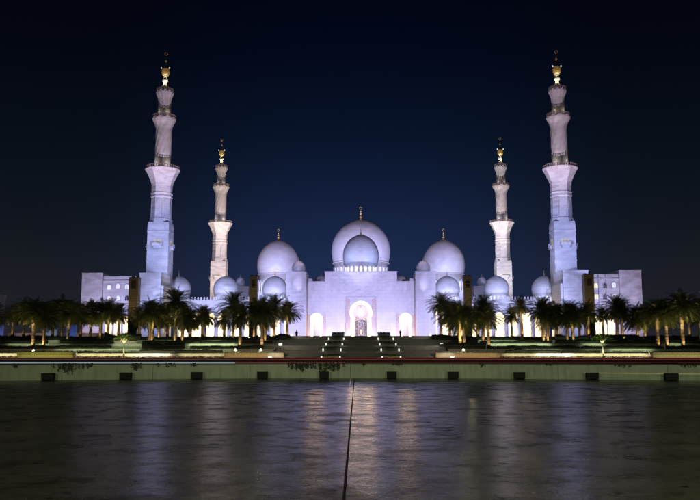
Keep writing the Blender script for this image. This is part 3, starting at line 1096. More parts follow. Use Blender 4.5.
# portal sizes
pw = (AX(372, GY, 310) - AX(350, GY, 310)); ph = AZ(301, GY) - PZ
sx = (AX(405.5, GY, 325) - AX(316, GY, 325)) / 2
sw = 12.5 * GY / 800; sh = AZ(313, GY) - PZ
m = MB()
arched_wall(m, -hw_w, hw_w, PZ, zw_top, GY, 1.6, [(0, pw, ph), (-sx, sw, sh), (sx, sw, sh)], n=28)
m.box(-hw_w, hw_w, GY + 7.5, GY + 16, PZ, zw_top - .3)
m.build('wall', MARBLE, gt)
MB().box(-hw_c, hw_c, GY + .02, GY + 14, zw_top + .003, zc_top).build('upper_block', MARBLE, gt)
m = MB()
m.box(-hw_c - .15, hw_c + .15, GY - .12, GY + 14.1, zc_top + .003, zc_top + .3)
for s in (-1, 1):
    m.box(s * (hw_c + .1), s * (hw_w - .1), GY - .1, GY + 16, zw_top + .003, zw_top + .22)
m.build('cornice', MARBLE_FINE, gt)
# niches: side walls & vault behind the arches, lit back walls
for cx, w, h, nm in ((0, pw, ph, 'portal'), (-sx, sw, sh, 'side_arch'), (sx, sw, sh, 'side_arch')):
    m = MB()
    for s in (-1, 1):
        m.box(cx + s * (w / 2 + .1), cx + s * (w / 2 + .5), GY + 1.65, GY + 7.4, PZ, PZ + h + 1)
    m.box(cx - w / 2 - .5, cx + w / 2 + .5, GY + 1.65, GY + 7.4, PZ + h + 1.01, PZ + h + 1.5)
    o = m.build('niche', MARBLE_FINE, gt)
    for q in (-1, 1):
        spot(o, (cx + q * w * .35, GY - 3.2, PZ + .3), (cx + q * (w / 2 + .8), GY, PZ + h * .45), 2.2, (1.0, .62, .38), 60, 1)
    # area lamps just inside the arch, washing the soffit
    ztop = PZ + h - w * .55
    ld = area(o, (cx, GY + 2.3, PZ + h - w * .2), (cx, GY + 7.4, PZ + h * .35), 420 if nm == 'portal' else 520, w * .7, 1.0, (1.0, .80, .74))
    ld = area(o, (cx, GY + 2.0, PZ + .3), (cx, GY + 1.6, PZ + h), 90 if nm == 'portal' else 90, w * .8, .5, (1.0, .84, .7))
# bright arch edge put in as a glowing rim, stronger for the floor reflections
RIM = glow('arch_rim_glow', lin(255, 214, 152), 20.0)
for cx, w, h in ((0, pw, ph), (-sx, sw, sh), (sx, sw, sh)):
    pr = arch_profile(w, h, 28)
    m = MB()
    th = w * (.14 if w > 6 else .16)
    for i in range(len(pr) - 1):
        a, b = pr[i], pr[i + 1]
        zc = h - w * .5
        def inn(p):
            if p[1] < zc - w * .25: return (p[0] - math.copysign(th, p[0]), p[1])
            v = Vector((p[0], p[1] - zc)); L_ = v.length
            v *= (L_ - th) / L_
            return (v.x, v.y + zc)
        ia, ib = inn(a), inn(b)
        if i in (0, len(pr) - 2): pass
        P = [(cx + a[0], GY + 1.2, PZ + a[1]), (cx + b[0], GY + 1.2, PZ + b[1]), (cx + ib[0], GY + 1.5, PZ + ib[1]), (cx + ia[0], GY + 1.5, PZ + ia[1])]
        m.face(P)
    m.build('arch_glow', RIM, gt)
    m2 = MB()
    m2.v = [(x_, y_ + .07, z_) for x_, y_, z_ in m.v]; m2.f = list(m.f); m2.sm = list(m.sm)
    m2.build('glow_shield', MARBLE_FINE, gt)  # added sheet, keeps the rim's rear glow off the niche
# inner glazed arch of the portal, grey mosaic lattice
q = NM('portal_lattice')
v = q.coord((1, 1, 1))
vo = q.n('ShaderNodeTexVoronoi'); vo.inputs['Scale'].default_value = 1.6; vo.feature = 'DISTANCE_TO_EDGE'; q.l(v, vo.inputs['Vector'])
c = q.ramp(vo.outputs[0], [(0.03, (.6, .56, .52, 1)), (0.10, (.10, .11, .13, 1)), (.4, (.2, .19, .2, 1))])
q.l(c, q.b.inputs['Base Color']); q.b.inputs['Roughness'].default_value = .25
LATT = q.m
iw = 15.5 * GY / 800; ih = AZ(319, GY) - PZ
pr = arch_profile(iw, ih, 24, .08)
m = MB(); m.face([(u, GY + 5.5, PZ + v_) for u, v_ in pr]); m.box(-iw / 2, iw / 2, GY + 5.52, GY + 5.7, PZ, PZ + ih * .5)
o = m.build('glazed_arch', LATT, gt)
m = MB(); m.tube([(u * 1.05, GY + 5.4, PZ + v_ * 1.03) for u, v_ in pr], .28, 6)
for k in range(-2, 3): m.tube([(k * iw / 6, GY + 5.42, PZ), (k * iw / 6, GY + 5.42, PZ + ih * .93 * math.sqrt(max(.05, 1 - (k / 3.2) ** 2)))], .07, 4)
m.build('glazing_bar', PINK, o)
# warm lantern inside the portal
m = MB(); m.lathe(0, GY + 4.6, [(.1, PZ + 5.6), (.35, PZ + 5.3), (.5, PZ + 4.7), (.35, PZ + 4.0), (.1, PZ + 3.7)], 12)
m.build('lantern', glow('lantern', lin(255, 190, 110), 1.2), gt)
# rose marble frames
m = MB()
fx = (AX(374.5, GY, 310) - AX(346.5, GY, 310)) / 2; fz = AZ(297, GY)
for s in (-1, 1):
    m.box(s * fx, s * (pw / 2 + .12), GY - .35, GY - .003, PZ, fz - .9)
    m.box(s * (fx + .02), s * (fx + .35), GY - .5, GY - .003, PZ, fz)
m.build('portal_frame', PINK, gt)
MB().box(-fx, fx, GY - .22, GY - .003, fz - .25, fz).build('lintel', MARBLE_FINE, gt)
for c in (-sx, sx):
    m = MB()
    for s in (-1, 1):
        m.box(c + s * (sw / 2 + .15), c + s * (sw / 2 + 1.15), GY - .22, GY - .003, PZ, PZ + sh * .96)
    m.build('portal_frame', PINK, gt)
# flanking towers
for s in (-1, 1):
    m = MB()
    m.box(s * (hw_w + .02), s * hw_t, GY - 4, GY + 9, PZ, zt_top)
    m.box(s * (hw_w + .0), s * (hw_t + .12), GY - 4.12, GY + 9.1, zt_top + .003, zt_top + .28)
    m.build('flanking_tower', MARBLE, gt)
    # small step beside the tower
    m = MB(); m.box(s * (hw_w - 1.7), s * (hw_w - .02), GY + .5, GY + 9, zw_top + .23, AZ(278.5, GY)); m.build('turret', MARBLE, gt)
    dcx = s * (AX(423.5, GY, 270))
    dome(gt, dcx, GY + 1.2, 2.45, zt_top + .85, 3.9, .55, 14, 1.1, DARKW, n=32)
    dome(gt, s * AX(401.5, GY + 12, 280), GY + 20, 3.2, zw_top - .2, 4.6, 1.2, 0, 1.2, n=32)
# entrance dome
ey = GY + 14
er = 18.2 * ey / 800
zb = AZ(264, ey); ztop = AZ(234.5, ey)
dome(gt, 0, ey, er, zb, ztop - zb, zb - zc_top - .2, 22, 3.2, GLASSW)

# ---------------------------------------------------------------- prayer hall with three big domes
HY = 430.0
ph_ = thing('prayer_hall', 'white prayer hall behind the gate with one huge and two large domes', 'building', (0, HY, PZ))
mr_ = 28.7 * HY * 1.03 / 800
zb = AZ(263, HY); ztop = AZ(219.5, HY)
zroof = AZ(296, HY)
m = MB(); m.box(-60, 60, HY - 26, HY + 40, PZ, zroof)
merlons(m, -60, 60, HY - 26, zroof, .9, 1.2, .7)
m.build('wall', MARBLE, ph_)
zpod = zb - 9
m = MB(); m.box(-20, 20, HY - 19, HY + 20, zroof + .002, zpod); m.build('upper_block', MARBLE, ph_)
dome(ph_, 0, HY, mr_, zb, ztop - zb, 9.0, 28, 7.4, GLASSB)
for s in (-1, 1):
    bx = (AX(443.3, HY, 270) - AX(277.5, HY, 270)) / 2
    r = 20.9 * HY * 1.01 / 800
    z0 = AZ(274.5, HY); z1 = AZ(239.7, HY)
    dome(ph_, s * bx, HY, r, z0, z1 - z0, z0 - zroof - .5, 22, 6.2, GLASSB)

# ---------------------------------------------------------------- arcades
AYY = 282.0
for s in (-1, 1):
    xa, xb = hw_t + .25, 66.0
    t = thing('arcade', 'white arcade with warm lit arches and small domes %s of the entrance' % L_R[s], 'building', (s * 52, AYY, PZ))
    zt = AZ(299.5, AYY)
    m = MB()
    ar = []
    sp = 4.6
    n = int((xb - xa - 2) / sp)
    for i in range(n):
        ar.append((xa + 3.4 + i * sp, 3.5, AZ(312.5, AYY) - PZ))
    if s < 0: ar = [(-c, w, h) for c, w, h in ar]
    arched_wall(m, min(s * xa, s * xb), max(s * xa, s * xb), PZ, zt, AYY, 1.0, ar, n=12)
    m.box(s * xa, s * xb, AYY + 7, AYY + 7.8, PZ, zt)
    m.box(s * xa, s * xb, AYY + 1.02, AYY + 6.98, zt - 1.2, zt - .6)
    merlons(m, s * xa, s * xb, AYY, zt + .003, .62, .95, .5)
    m.build('wall', MARBLE, t)
    for c, w, h in ar:
        for d in (-1, 1):
            MB().lathe(c + d * (w / 2 + .12), AYY - .35, [(.34, PZ), (.34, PZ + .6), (.2, PZ + .7), (.2, PZ + h * .62), (.38, PZ + h * .7)], 8).build('column', MARBLE_FINE, t)
    # warm ceiling lamps of the gallery
    for i in range(4):
        cx = s * (xa + (xb - xa) * (i + .5) / 4)
        area(t, (cx, AYY + 3.6, zt - 1.6), (cx, AYY + 4.8, PZ), 8500, (xb - xa) / 4, .8, (1.0, .74, .36))
    # upper storey set back, three domes
    for px, mir in ((274, 447.5), (224.5, 497), (176.5, 545)):
        off = (AX(mir, 292, 290) - AX(px, 292, 290)) / 2
        cx = s * off
        r = 12.7 * 292 / 800
        z0 = AZ(293.5, 292); z1 = AZ(275.3, 292)
        for q in (-1, 1):
            spot(t, (cx + q * 4.5, 294 - r - 4.5, zt + .6), (cx + q * .5, 294 - r * .6, z0 + .8), 1.4, (.50, .56, 1.0), 85, 1, .2)
        dome(t, cx, 294, r, z0, z1 - z0, z0 - zt + .6, 18, 2.1, GLASSB, n=40)
    # inner range with tiny dome
    m = MB()
    q0, q1 = AX(474, 330, 290), AX(485, 330, 290)
    m.box(s * q0, s * q1, 330, 342, PZ, AZ(286, 330)); 
    m.box(s * (hw_t), s * 67, 300.5, 318, PZ, AZ(300, 300))
    m.build('inner_range', MARBLE, t)
    dome(t, s * AX(482, 334, 285), 334, 1.95, AZ(284.3, 334), 3.2, .8, 0, 1.4, n=24)

# ---------------------------------------------------------------- corner pavilions
CY = 262.0
for s in (-1, 1):
    d_ = 'left' if s < 0 else 'right'
    t = thing('corner_building', 'blocky white corner building with small lit windows, %s of the gardens' % d_, 'building', (s * 79, CY, PZ))
    if s < 0:
        e = [AX(81.5, CY, 290), AX(102, CY, 290), AX(139, CY, 290), AX(160.5, CY, 290)]
        zo, zm = AZ(273.5, CY, 120), AZ(276, CY, 120)
    else:
        e = [AX(642, CY, 290), AX(620, CY, 290), AX(589, CY, 290), AX(563.5, CY, 290)]
        zo, zm = AZ(271, CY, 600), AZ(274, CY, 600)
    D = 12.5
    for a, b, y0, zz_, nm in ((e[0], e[1], CY, zo, 'side_block'), (e[2], e[3], CY, zo, 'side_block')):
        MB().box(min(a, b), max(a, b), y0, y0 + D, PZ, zz_).box(min(a, b) - .1, max(a, b) + .1, y0 - .1, y0 + D + .1, zz_ + .003, zz_ + .25).build(nm, MARBLE, t)
    m = MB()
    a, b = min(e[1], e[2]), max(e[1], e[2])
    cxs = [AX(p, CY, 325) for p in ((107.5, 116.5, 125.5) if s < 0 else (597, 604.5, 612))]
    hh = AZ(314, CY) - PZ
    arched_wall(m, a + .02, b - .02, PZ, zm, CY + .9, .8, [(c, 2.5, hh) for c in cxs], n=12)
    m.box(a + .02, b - .02, CY + 6, CY + D - .5, PZ, zm)
    m.box(a + .02, b - .02, CY + 1.75, CY + 5.95, PZ + hh + .6, PZ + hh + 1)
    m.build('wall', MARBLE, t)
    MB().box(a + .03, b - .03, CY + .55, CY + .895, zm - 1.7, zm - 1.35).build('string_course', MARBLE_FINE, t)
    area(t, ((a + b) / 2, CY + 3.2, PZ + hh), ((a + b) / 2, CY + 5, PZ), 3800, (b - a) * .9, .7, (1.0, .78, .42))
    wy = CY + .9
    if s < 0:
        ws = [(109, 289, GLASSB), (118, 288, GLASSB), (126.8, 288.5, GLASSB), (109, 300.5, GLASSB), (118, 300, GLASSB), (126.8, 300, DARKW)]
    else:
        ws = [(596, 288, GLASSW), (605, 288, DARKW), (614, 287.5, GLASSB), (596.5, 299, GLASSW), (605, 299, DARKW), (614, 299, GLASSB)]
    for px, py, mt in ws:
        arched_window(t, AX(px, wy, py), wy, AZ(py + .3, wy), 1.25, 1.75, mt)
    # receding side face with arches
    xi = e[3]
    m = MB()
    if s < 0: arched_wall(m, CY + .3, CY + D - .3, PZ, zo - 4, xi + .9, -.8, [(CY + 3.5 + k * 5.2, 3.2, 13) for k in range(2)], axis='y', n=10)
    else: arched_wall(m, CY + .3, CY + D - .3, PZ, zo - 4, xi - .9, .8, [(CY + 3.5 + k * 5.2, 3.2, 13) for k in range(2)], axis='y', n=10)
    m.build('side_screen', MARBLE_FINE, t)
    # lights that wash the face
    cx = (e[0] + e[3]) / 2
    for k, f in enumerate((.12, .5, .88)):
        X = e[0] + (e[3] - e[0]) * f
        spot(t, (X, CY - 24, PZ + .5), (X, CY, PZ + 14), 1.9, ((.78, .62, 1.0), (.56, .55, 1), BLU)[k], 70, .9, pattern=(.4, 18))
    spot(t, (e[3] - s * 12, CY + 2, PZ + .5), (e[3], CY + 7, PZ + 10), 1.6, (1, .85, .66), 80, .9)


# ---------------------------------------------------------------- minarets
def minaret(cx, cy, lab):
    t = thing('minaret', lab, 'minaret', (cx, cy, PZ), 'four tall minarets')
    YY = 281.0
    z = lambda py: AZ(py, YY, 561)
    k = 0.3625                                          # metres per pixel at that distance
    # square base
    m = MB(); hb = 10.3 * k
    m.box(cx - hb, cx + hb, cy - hb, cy + hb, PZ, z(226))
    m.lathe(cx, cy, [(hb * 1.414, z(226) + .002), (hb * 1.36, z(222.5))], 4, False, PI / 4)
    for q in (z(262), z(232)):
        m.box(cx - hb - .12, cx + hb + .12, cy - hb - .12, cy + hb + .12, q, q + .35)
    m.build('square_shaft', MARBLE_FINE, t)
    for (dx, dy) in ((0, -1), (1, 0), (-1, 0), (0, 1)):
        m = MB()
        px_, py_ = cx + dx * (hb + .55), cy + dy * (hb + .55)
        ex, ey = (1.7, .55) if dx == 0 else (.55, 1.7)
        m.box(px_ - ex, px_ + ex, py_ - ey, py_ + ey, z(247), z(246))
        m.box(px_ - ex * .8, px_ + ex * .8, py_ - ey * .6, py_ + ey * .6, z(249.5), z(247) - .003)
        if dx == 0: m.box(px_ - ex, px_ + ex, py_ + dy * .45 - .05, py_ + dy * .45 + .05, z(246) + .002, z(243.6))
        else: m.box(px_ + dx * .45 - .05, px_ + dx * .45 + .05, py_ - ey, py_ + ey, z(246) + .002, z(243.6))
        b = m.build('window_balcony', MARBLE_FINE, t)
        m = MB()
        o_ = hb + .03
        for u in (-.95, 0, .95):
            w = .34
            if dx == 0: P = [(cx + u - w, cy + dy * o_, z(246)), (cx + u + w, cy + dy * o_, z(246)), (cx + u + w, cy + dy * o_, z(240.5)), (cx + u, cy + dy * o_, z(238.8)), (cx + u - w, cy + dy * o_, z(240.5))]
            else: P = [(cx + dx * o_, cy + u - w, z(246)), (cx + dx * o_, cy + u + w, z(246)), (cx + dx * o_, cy + u + w, z(240.5)), (cx + dx * o_, cy + u, z(238.8)), (cx + dx * o_, cy + u - w, z(240.5))]
            m.face(P)
        m.build('window', glow('minaret_window', lin(215, 200, 150), .6) if 'minaret_window' not in bpy.data.materials else bpy.data.materials['minaret_window'], b)
    # octagonal shaft
    r8 = 10.4 * k
    m = MB()
    A8 = PI / 8
    m.lathe(cx, cy, [(r8 * 1.08, z(226)), (r8 * 1.05, z(218.5)), (r8 * .99, z(218)), (r8 * .97, z(197.5)), (r8 * 1.03, z(197)), (r8 * 1.03, z(195.8)), (r8 * .99, z(195.4)), (r8 * .99, z(194)), (r8 * 1.03, z(193.6)), (r8 * 1.03, z(192.6)), (r8 * .98, z(192)),
                     (r8 * .98, z(186)), (r8 * 1.02, z(183)), (r8 * 1.12, z(180)), (r8 * 1.30, z(176)), (r8 * 1.50, z(172)), (r8 * 1.62, z(169.8)), (r8 * 1.64, z(169))], 8, False, A8)
    for i in range(8):                                  # raised panels with pointed niches
        a = A8 + PI / 8 + i * PI / 4
        ux, uy = math.cos(a), math.sin(a); tx, ty = -uy, ux
        rr = r8 * .97 * math.cos(PI / 8) + .04
        for z0, z1 in ((z(217), z(199)), ):
            ww = r8 * .27
            fr = [(-ww, z0), (ww, z0), (ww, z1 - .8), (0, z1), (-ww, z1 - .8)]
            m.tube([(cx + ux * rr + tx * u, cy + uy * rr + ty * u, v_) for u, v_ in fr + [fr[0]]], .09, 4)
    m.build('octagonal_shaft', MARBLE_FINE, t)

    def balcony(rb, zf, zr, n=24):
        m = MB(); m.lathe(cx, cy, [(rb * .98, zf - .4), (rb, zf - .2), (rb, zf)], n, False)
        b = m.build('balcony', MARBLE_FINE, t)
        m = MB()
        m.tube([(cx + rb * .97 * math.cos(2 * PI * i / n), cy + rb * .97 * math.sin(2 * PI * i / n), zr - .08) for i in range(n + 1)], .09, 4)
        for i in range(n * 2):
            a = 2 * PI * i / (n * 2)
            x, y_ = cx + rb * .955 * math.cos(a), cy + rb * .955 * math.sin(a)
            m.box(x - .12, x + .12, y_ - .12, y_ + .12, zf + .002, zr - .142)
        m.build('railing', RAILM, b)
    # tubes of the lathe tops would cap the balcony: railing ring kept thin
    balcony(17.2 * k, z(168.6), z(165.8))
    # twisted round shaft
    r2 = 8.0 * k
    m = MB()
    m.lathe(cx, cy, [(r2, z(168.4))] + [(r2 * .985, z(168 - i * 2)) for i in range(1, 20)] + [(r2 * 1.0, z(127.5)), (r2 * 1.06, z(125)), (r2 * 1.2, z(122.4)), (r2 * 1.4, z(119.6)), (r2 * 1.46, z(118.4)), (r2 * 1.46, z(117.2))], 60, True, 0, .13, .022, 10)
    m.build('twisted_shaft', MARBLE_FINE, t)
    balcony(11.8 * k, z(116.8), z(114.2))
    # fluted top lantern shaft
    r3 = 6.1 * k
    m = MB()
    m.lathe(cx, cy, [(r3, z(116.5)), (r3 * .99, z(106)), (r3 * 1.0, z(99.5)), (r3 * 1.12, z(96.8)), (r3 * 1.32, z(93.6)), (r3 * 1.42, z(92)), (r3 * 1.42, z(90.5))], 48, True, 0, 0, .06, 12)
    m.build('fluted_shaft', MARBLE_FINE, t)
    balcony(8.8 * k, z(90), z(87.6), 18)
    m = MB()
    m.lathe(cx, cy, [(3.2 * k, z(90)), (3.0 * k, z(85)), (1.9 * k, z(84)), (1.7 * k, z(81)), (2.8 * k, z(80)), (2.9 * k, z(78.6)), (1.9 * k, z(77.6)), (1.8 * k, z(75.5)), (2.7 * k, z(75))], 16)
    m.build('finial_stem', MARBLE_FINE, t)
    f = MB()
    f.lathe(cx, cy, [(2.3 * k, z(74.9)), (3.6 * k, z(73)), (4.1 * k, z(70.5)), (3.8 * k, z(68.5)), (4.3 * k, z(67)), (2.2 * k, z(66.4)), (.9 * k, z(64.5)), (.6 * k, z(61)), (1.1 * k, z(60)), (1.15 * k, z(58.6)), (.5 * k, z(57.6)), (.35 * k, z(53.8))], 16)
    pts = []
    for i in range(11):
        a = R(20 + 320 * i / 10) - PI / 2 + PI
        a = R(-250 + 320 * i / 10)
        pts.append((cx + 1.5 * k * math.cos(a), cy, z(51.8) + 1.5 * k * math.sin(a)))
    f.tube(pts, .16, 5)
    fo = f.build('finial', GOLD, t)
    for q in (-1, 1):
        MB().lathe(cx + q * 4.1 * k, cy - 1.2 * k, [(.05, z(67.2)), (.2, z(67.0)), (.22, z(66.4)), (.08, z(66.0))], 10).build('finial_lamp', glow('finial_lamp', lin(220, 235, 215), 2.2) if 'finial_lamp' not in bpy.data.materials else bpy.data.materials['finial_lamp'], fo)
    return t


MX = 71.3
mn = minaret(-MX, 281, 'tall near minaret left of the mosque, bluish lit, closest to the left corner building')
mins = [mn]
for (x, y, lab) in ((MX, 281, 'tall near minaret right of the mosque, beside the right corner building'),
                    (-MX, 400, 'farther smaller looking minaret, warm cream lit, left of the domes'),
                    (MX, 400, 'farther smaller looking minaret, white lit, right of the domes')):
    c_ = copy_tree(mn); c_.location = (x, y, PZ); c_['label'] = lab
    mins.append(c_)
for t, (x, y), near in zip(mins, ((-MX, 281), (MX, 281), (-MX, 400), (MX, 400)), (1, 1, 0, 0)):
    s = -1 if x < 0 else 1
    low = (BLU if near else ((1, .80, .76) if s < 0 else (.93, .88, 1.0)))
    upc = ((.84, .66, .86) if near else ((1, .80, .72) if s < 0 else (1, .84, .88)))
    # floodlights on the roofs and ground around each minaret
    spot(t, (x - s * 30, y - 34, PZ + 16), (x, y, PZ + 42), 2.9 if near else 3.2, low, 50, 1.0, pattern=(.35, 14))
    spot(t, (x + s * 6, y - 38, PZ + 24), (x, y, PZ + 40), 1.4 if near else 1.2, low, 60, 1.0)
    spot(t, (x - s * 16, y - 44, PZ + 14), (x, y, PZ + 82), 2.4 if near else 3.2, upc, 42, 1.0, pattern=(.28, 30))
    # unseen lamps added on the balconies to lift the dark tier feet and finial
    for (dx, dy) in ((.9, -.9), (-.9, -.9)):
        zb_ = AZ(166, 281, 561)
        spot(t, (x + dx * 3.7, y + dy * 3.7, zb_ + .2), (x + dx * 1.4, y + dy * 1.4, zb_ + 3.2), .8, (1, .86, .84), 150, 1.0, .1, name='balcony_fill')
        zb_ = AZ(115, 281, 561)
        spot(t, (x + dx * 2.7, y + dy * 2.7, zb_ + .2), (x + dx * 1.1, y + dy * 1.1, zb_ + 2.4), .5, (1, .8, .66), 150, 1.0, .1, name='balcony_fill')
        zb_ = AZ(88, 281, 561)
        spot(t, (x + dx * 2.3, y + dy * 2.3, zb_ + .3), (x, y, zb_ + 5), 3.2, (1, .85, .5), 80, 1.0, .1, name='balcony_fill')

# ---------------------------------------------------------------- tan light towers
towers = []
for i, (px, w, ty, lab) in enumerate(((133, 10.2, 277, 'square tan stone pylon in front of the left corner building'),
                                      (253, 8.6, 276, 'square tan stone pylon beside the domes left of the entrance'),
                                      (468, 8.6, 276, 'square tan stone pylon beside the domes right of the entrance'),
                                      (590, 10.2, 274, 'square tan stone pylon in front of the right corner building'))):
    Y = 205.0
    X = AX(px, Y, 300); h = w * .92 * Y / 800 / 2; zt = AZ(ty, Y, px)
    t = thing('light_pylon', lab, 'pylon', (X, Y, PZ), 'tan stone pylons before the mosque')
    m = MB(); m.box(X - h, X + h, Y, Y + 2 * h, PZ, zt - .3)
    m.build('shaft', TAN, t)
    m = MB(); m.box(X - h - .06, X + h + .06, Y - .06, Y + 2 * h + .06, zt - .297, zt); m.build('cap', TAN, t)
    m = MB()
    for k in range(6): m.box(X - h * .5, X + h * .5, Y - .03, Y - .003, zt - 1.2 - k * .35, zt - 1.0 - k * .35)
    m.build('vent', BRONZE, t)
    m = MB()
    for dx in (-.6, .6): MB().box(X + dx - .35, X + dx + .35, Y + 2 * h - .9, Y + 2 * h - .2, zt + .002, zt + .35).build('projector', BRONZE, t)
    towers.append((t, X, Y, zt))
    spot(t, (X + (1.5 if px < 361 else -1.5), Y - 5, PZ + .3), (X, Y, PZ + 14), .6, (1, .76, .40), 60, .9, name='uplight')

# projector beams from the pylons on the facade, the arcades and their domes
for t, X, Y, zt in towers:
    s = -1 if X < 0 else 1
    if abs(X) < 40:
        spot(t, (X, Y + 4.5, zt + 1.2), (s * 10, GY, PZ + 17), 1.8, (.53, .51, 1.0), 40, .6, pattern=(.38, 90))
        spot(t, (X, Y + 4.5, zt + 1.2), (s * 44, 290, PZ + 20), 1.9, (.52, .54, 1.0), 36, .8, pattern=(.4, 30))
    else:
        spot(t, (X, Y + 4.5, zt + 1.2), (s * 52, 290, PZ + 18), 1.8, (.50, .54, 1.0), 40, .8, pattern=(.4, 30))

# ---------------------------------------------------------------- facade wash (ground floodlights before the gate)
for k, x in enumerate((-29, -19, -10, 0, 10, 19, 29)):
    spot(gt, (x, GY - 17, PZ + .4), (x, GY, PZ + 9), 1.3, (.62, .52, 1.0) if k % 2 else (.44, .47, 1.0), 95, .8, .3, pattern=(.38, 70))
for k, x in enumerate((-11.6, -4.6, 4.6, 11.6)):
    spot(gt, (x, GY - 4.0, PZ + .3), (x, GY, PZ + 5), 2.2, (.74, .74, 1.0), 100, 1, .2)
# entrance dome, tower domes
dcx_ = AX(423.5, GY, 270)
for s in (-1, 1):
    spot(gt, (s * 11, GY - .5 + 3, zc_top + .6), (s * 2, ey, zb - 8), 1.0, BLU, 80, 1) if False else None
    spot(gt, (s * 22, GY - 9, PZ + 14), (dcx_ * s, GY + 1, zt_top + 3), .8, (.6, .56, 1.0), 24, 1)
    spot(gt, (s * 9.5, GY + 2.5, zc_top + .7), (s * 2.0, ey, AZ(254, ey)), 1.1, (.36, .5, 1.0), 90, .9)
spot(gt, (0, GY - 40, PZ + 3), (0, ey, AZ(243, ey)), 1.25, (.56, .56, 1.0), 22, .9, pattern=(.3, 30))
# ---------------------------------------------------------------- main and side domes from the roofs
for s in (-1, 1):
    spot(ph_, (s * 36, HY - 66, AZ(298, 366)), (s * 3, HY - 6, AZ(250, HY)), 2.1, (.49, .50, 1.0), 50, .9)
    spot(ph_, (s * 27, HY - 28, zroof + 1), (s * 8, HY - 8, AZ(262, HY)), .9, (.50, .54, 1.0), 85, .9)
    spot(ph_, (s * 30, HY - 62, zroof - 3), (s * 44, HY - 5, AZ(262, HY)), 1.35, (.50, .52, 1.0), 50, .9)
    spot(ph_, (s * 56, HY - 52, zroof - 3), (s * 45, HY - 5, AZ(266, HY)), 1.5, (.44, .48, 1.0), 60, .9)
    spot(ph_, (s * 48, HY - 24, zroof + 1.0), (s * 44.5, HY - 9, AZ(274, HY)), 1.3, (.46, .54, 1.0), 100, .9)
for s in (-1, 1):
    spot(ph_, (s * 28, 209, 29), (s * 3, HY, AZ(238, HY)), .6, (.9, .68, .92), 14, .8, pattern=(.5, 60))
    spot(ph_, (s * 28, 209, 29), (s * 44.5, HY, AZ(250, HY)), .65, (.95, .68, .86), 14, .8, pattern=(.5, 60))

# ---------------------------------------------------------------- extra far left building and low blue lit walls
t = thing('side_building', 'pinkish lit building cut off by the left edge of the photo', 'building', (AX(-12, 250, 310), 250, PZ))
xr = AX(5.3, 255, 310)
MB().box(xr - 14, xr, 250, 255, PZ, AZ(295, 250)).build('wall', MARBLE, t)
MB().box(xr - 14, xr + .15, 249.85, 255, AZ(295, 250) + .003, AZ(295, 250) + .4).build('cornice', MARBLE_FINE, t)
spot(t, (xr - 4, 236, PZ + .5), (xr - 2, 250, PZ + 12), 1.0, (1, .75, .8), 80, 1)
for (a, b, py, col, lab) in ((44, 57, 328.5, (.5, .62, 1), 'low pale blue lit wall behind the far left palms'),
                             (66, 76, 325, (.12, .25, 1), 'low deep blue lit wall between palms left of the corner building'),
                             (-4, 3.5, 325.5, (.2, .3, 1), 'low blue lit wall at the left edge of the photo')):
    Y = 212
    xa, xb = AX(a, Y, 330), AX(b, Y, 330)
    t = thing('garden_wall', lab, 'wall', ((xa + xb) / 2, Y, PZ))
    MB().box(xa, xb, Y, Y + .4, PZ, AZ(py, Y)).build('wall_face', MARBLE, t)
    MB().box(xa - .1, xb + .1, Y - .1, Y + .5, AZ(py, Y) + .003, AZ(py, Y) + .15).build('cap', MARBLE, t)
    spot(t, ((xa + xb) / 2, Y - 4, PZ + .3), ((xa + xb) / 2, Y, PZ + 3), .9, col, 90, 1)
t = thing('garden_wall', 'long low rosy wall behind the far left palms', 'wall', (AX(80, 216, 330), 216, PZ))
MB().box(AX(8, 216, 330), AX(104, 216, 330), 216, 216.4, PZ, AZ(333, 216)).build('wall_face', MARBLE, t)
for px in (20, 38, 84): spot(t, (AX(px, 212, 330), 211, PZ + .2), (AX(px, 216, 330), 216, PZ + 2), .5, (1, .6, .4), 100, 1)


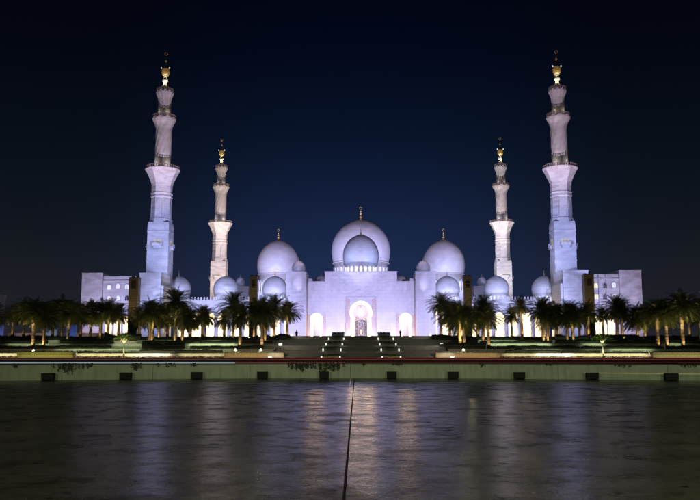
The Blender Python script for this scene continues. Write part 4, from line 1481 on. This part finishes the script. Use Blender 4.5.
# ---------------------------------------------------------------- people
def person(px, Y, z0, Hh, face, lab, cloth, step=.1):
    X = AX(px, Y, 333)
    t = thing('person', lab, 'person', (X, Y, z0))
    s = Hh / 1.75
    J = {'pel': (0, 0, .95), 'che': (0, 0, 1.25), 'nek': (0, 0, 1.47), 'hed': (0, -.02, 1.58), 'crn': (0, -.01, 1.70),
         'sl': (-.19, 0, 1.42), 'el': (-.25, .03, 1.14), 'wl': (-.24, -.04, .90), 'hl': (-.235, -.06, .80),
         'sr': (.19, 0, 1.42), 'er': (.25, .03, 1.14), 'wr': (.24, -.04, .90), 'hr': (.235, -.06, .80),
         'pl': (-.1, 0, .9), 'kl': (-.11, -step * .6, .5), 'al': (-.11, -step, .08), 'tl': (-.12, -step - .17, .03),
         'pr': (.1, 0, .9), 'kr': (.11, step * .4, .5), 'ar': (.11, step, .08), 'tr': (.12, step - .17, .03)}
    rad = {'pel': .15, 'che': .16, 'nek': .06, 'hed': .085, 'crn': .08, 'sl': .07, 'el': .05, 'wl': .032, 'hl': .035, 'sr': .07, 'er': .05, 'wr': .032, 'hr': .035,
           'pl': .095, 'kl': .06, 'al': .042, 'tl': .035, 'pr': .095, 'kr': .06, 'ar': .042, 'tr': .035}
    keys = list(J)
    E = [('pel', 'che'), ('che', 'nek'), ('nek', 'hed'), ('hed', 'crn'), ('che', 'sl'), ('sl', 'el'), ('el', 'wl'), ('wl', 'hl'), ('che', 'sr'), ('sr', 'er'), ('er', 'wr'), ('wr', 'hr'),
         ('pel', 'pl'), ('pl', 'kl'), ('kl', 'al'), ('al', 'tl'), ('pel', 'pr'), ('pr', 'kr'), ('kr', 'ar'), ('ar', 'tr')]
    me = bpy.data.meshes.new('body')
    me.from_pydata([tuple(c * s for c in J[k]) for k in keys], [(keys.index(a), keys.index(b)) for a, b in E], [])
    me.materials.append(SKIN)
    o = bpy.data.objects.new('body', me); C.objects.link(o); o.parent = t
    md = o.modifiers.new('skin', 'SKIN'); sb = o.modifiers.new('sub', 'SUBSURF'); sb.levels = 1; sb.render_levels = 1
    for i, k in enumerate(keys):
        me.skin_vertices[0].data[i].radius = (rad[k] * s, rad[k] * s)
        me.skin_vertices[0].data[i].use_root = (i == 0)
    m = MB()
    m.lathe(X, Y, [(.24 * s, z0 + .10 * s), (.22 * s, z0 + .5 * s), (.19 * s, z0 + .95 * s), (.2 * s, z0 + 1.2 * s), (.22 * s, z0 + 1.4 * s), (.1 * s, z0 + 1.5 * s)], 14)
    for d in (-1, 1):
        m.tube([(X + d * .19 * s, Y, z0 + 1.43 * s), (X + d * .25 * s, Y + .03 * s, z0 + 1.14 * s), (X + d * .24 * s, Y - .03 * s, z0 + .92 * s)], [.085 * s, .07 * s, .06 * s], 8)
    m.build('robe', cloth, t)
    m = MB(); m.lathe(X, Y - .005, [(.06 * s, z0 + 1.6 * s), (.098 * s, z0 + 1.64 * s), (.1 * s, z0 + 1.72 * s), (.05 * s, z0 + 1.79 * s)], 12)
    m.build('hair', CLOTH, t)
    t.rotation_euler = (0, 0, face)


person(296.6, 160.5, PZ - .3, 1.70, .6, 'dark figure at the top left edge of the stairs', CLOTH)
person(400.6, 168, PZ, 1.72, -.4, 'dark standing figure before the right hand lower arch', CLOTH)

# ---------------------------------------------------------------- unseen street lamps, added behind the camera to light the low wall and terrace
for s, X, lc in ((-1, -24.0, (1.0, .95, .50)), (1, 24.0, (.62, 1.0, .74)), (0, 3.0, (.85, 1.0, .66))):
    t = thing('added_lamp', 'added unseen lamp post %s behind the viewpoint' % {-1: 'left', 1: 'right', 0: 'middle'}[s], 'street lamp', (X, -12, 0), 'added unseen lamps behind the terrace')
    MB().lathe(X, -12, [(.14, 0), (.1, 4), (.07, 10)], 12).build('pole', BRONZE, t)
    m = MB(); m.tube([(X, -12, 9.9), (X, -11, 10.3), (X, -10, 10.3)], .05, 8); m.build('arm', BRONZE, t)
    MB().box(X - .2, X + .2, -10.4, -9.6, 10.15, 10.28).build('lamp_head', BRONZE, t)
    spot(t, (X, -9.5, 10.05), (X * .75, 54, .3), .100, lc, 70, .9, .2, name='fill_spot')
    spot(t, (X, -9.5, 10.05), (X * .8, 38, 0), .34, (1.0, .93, .66), 66, 1, .2, name='fill_spot')
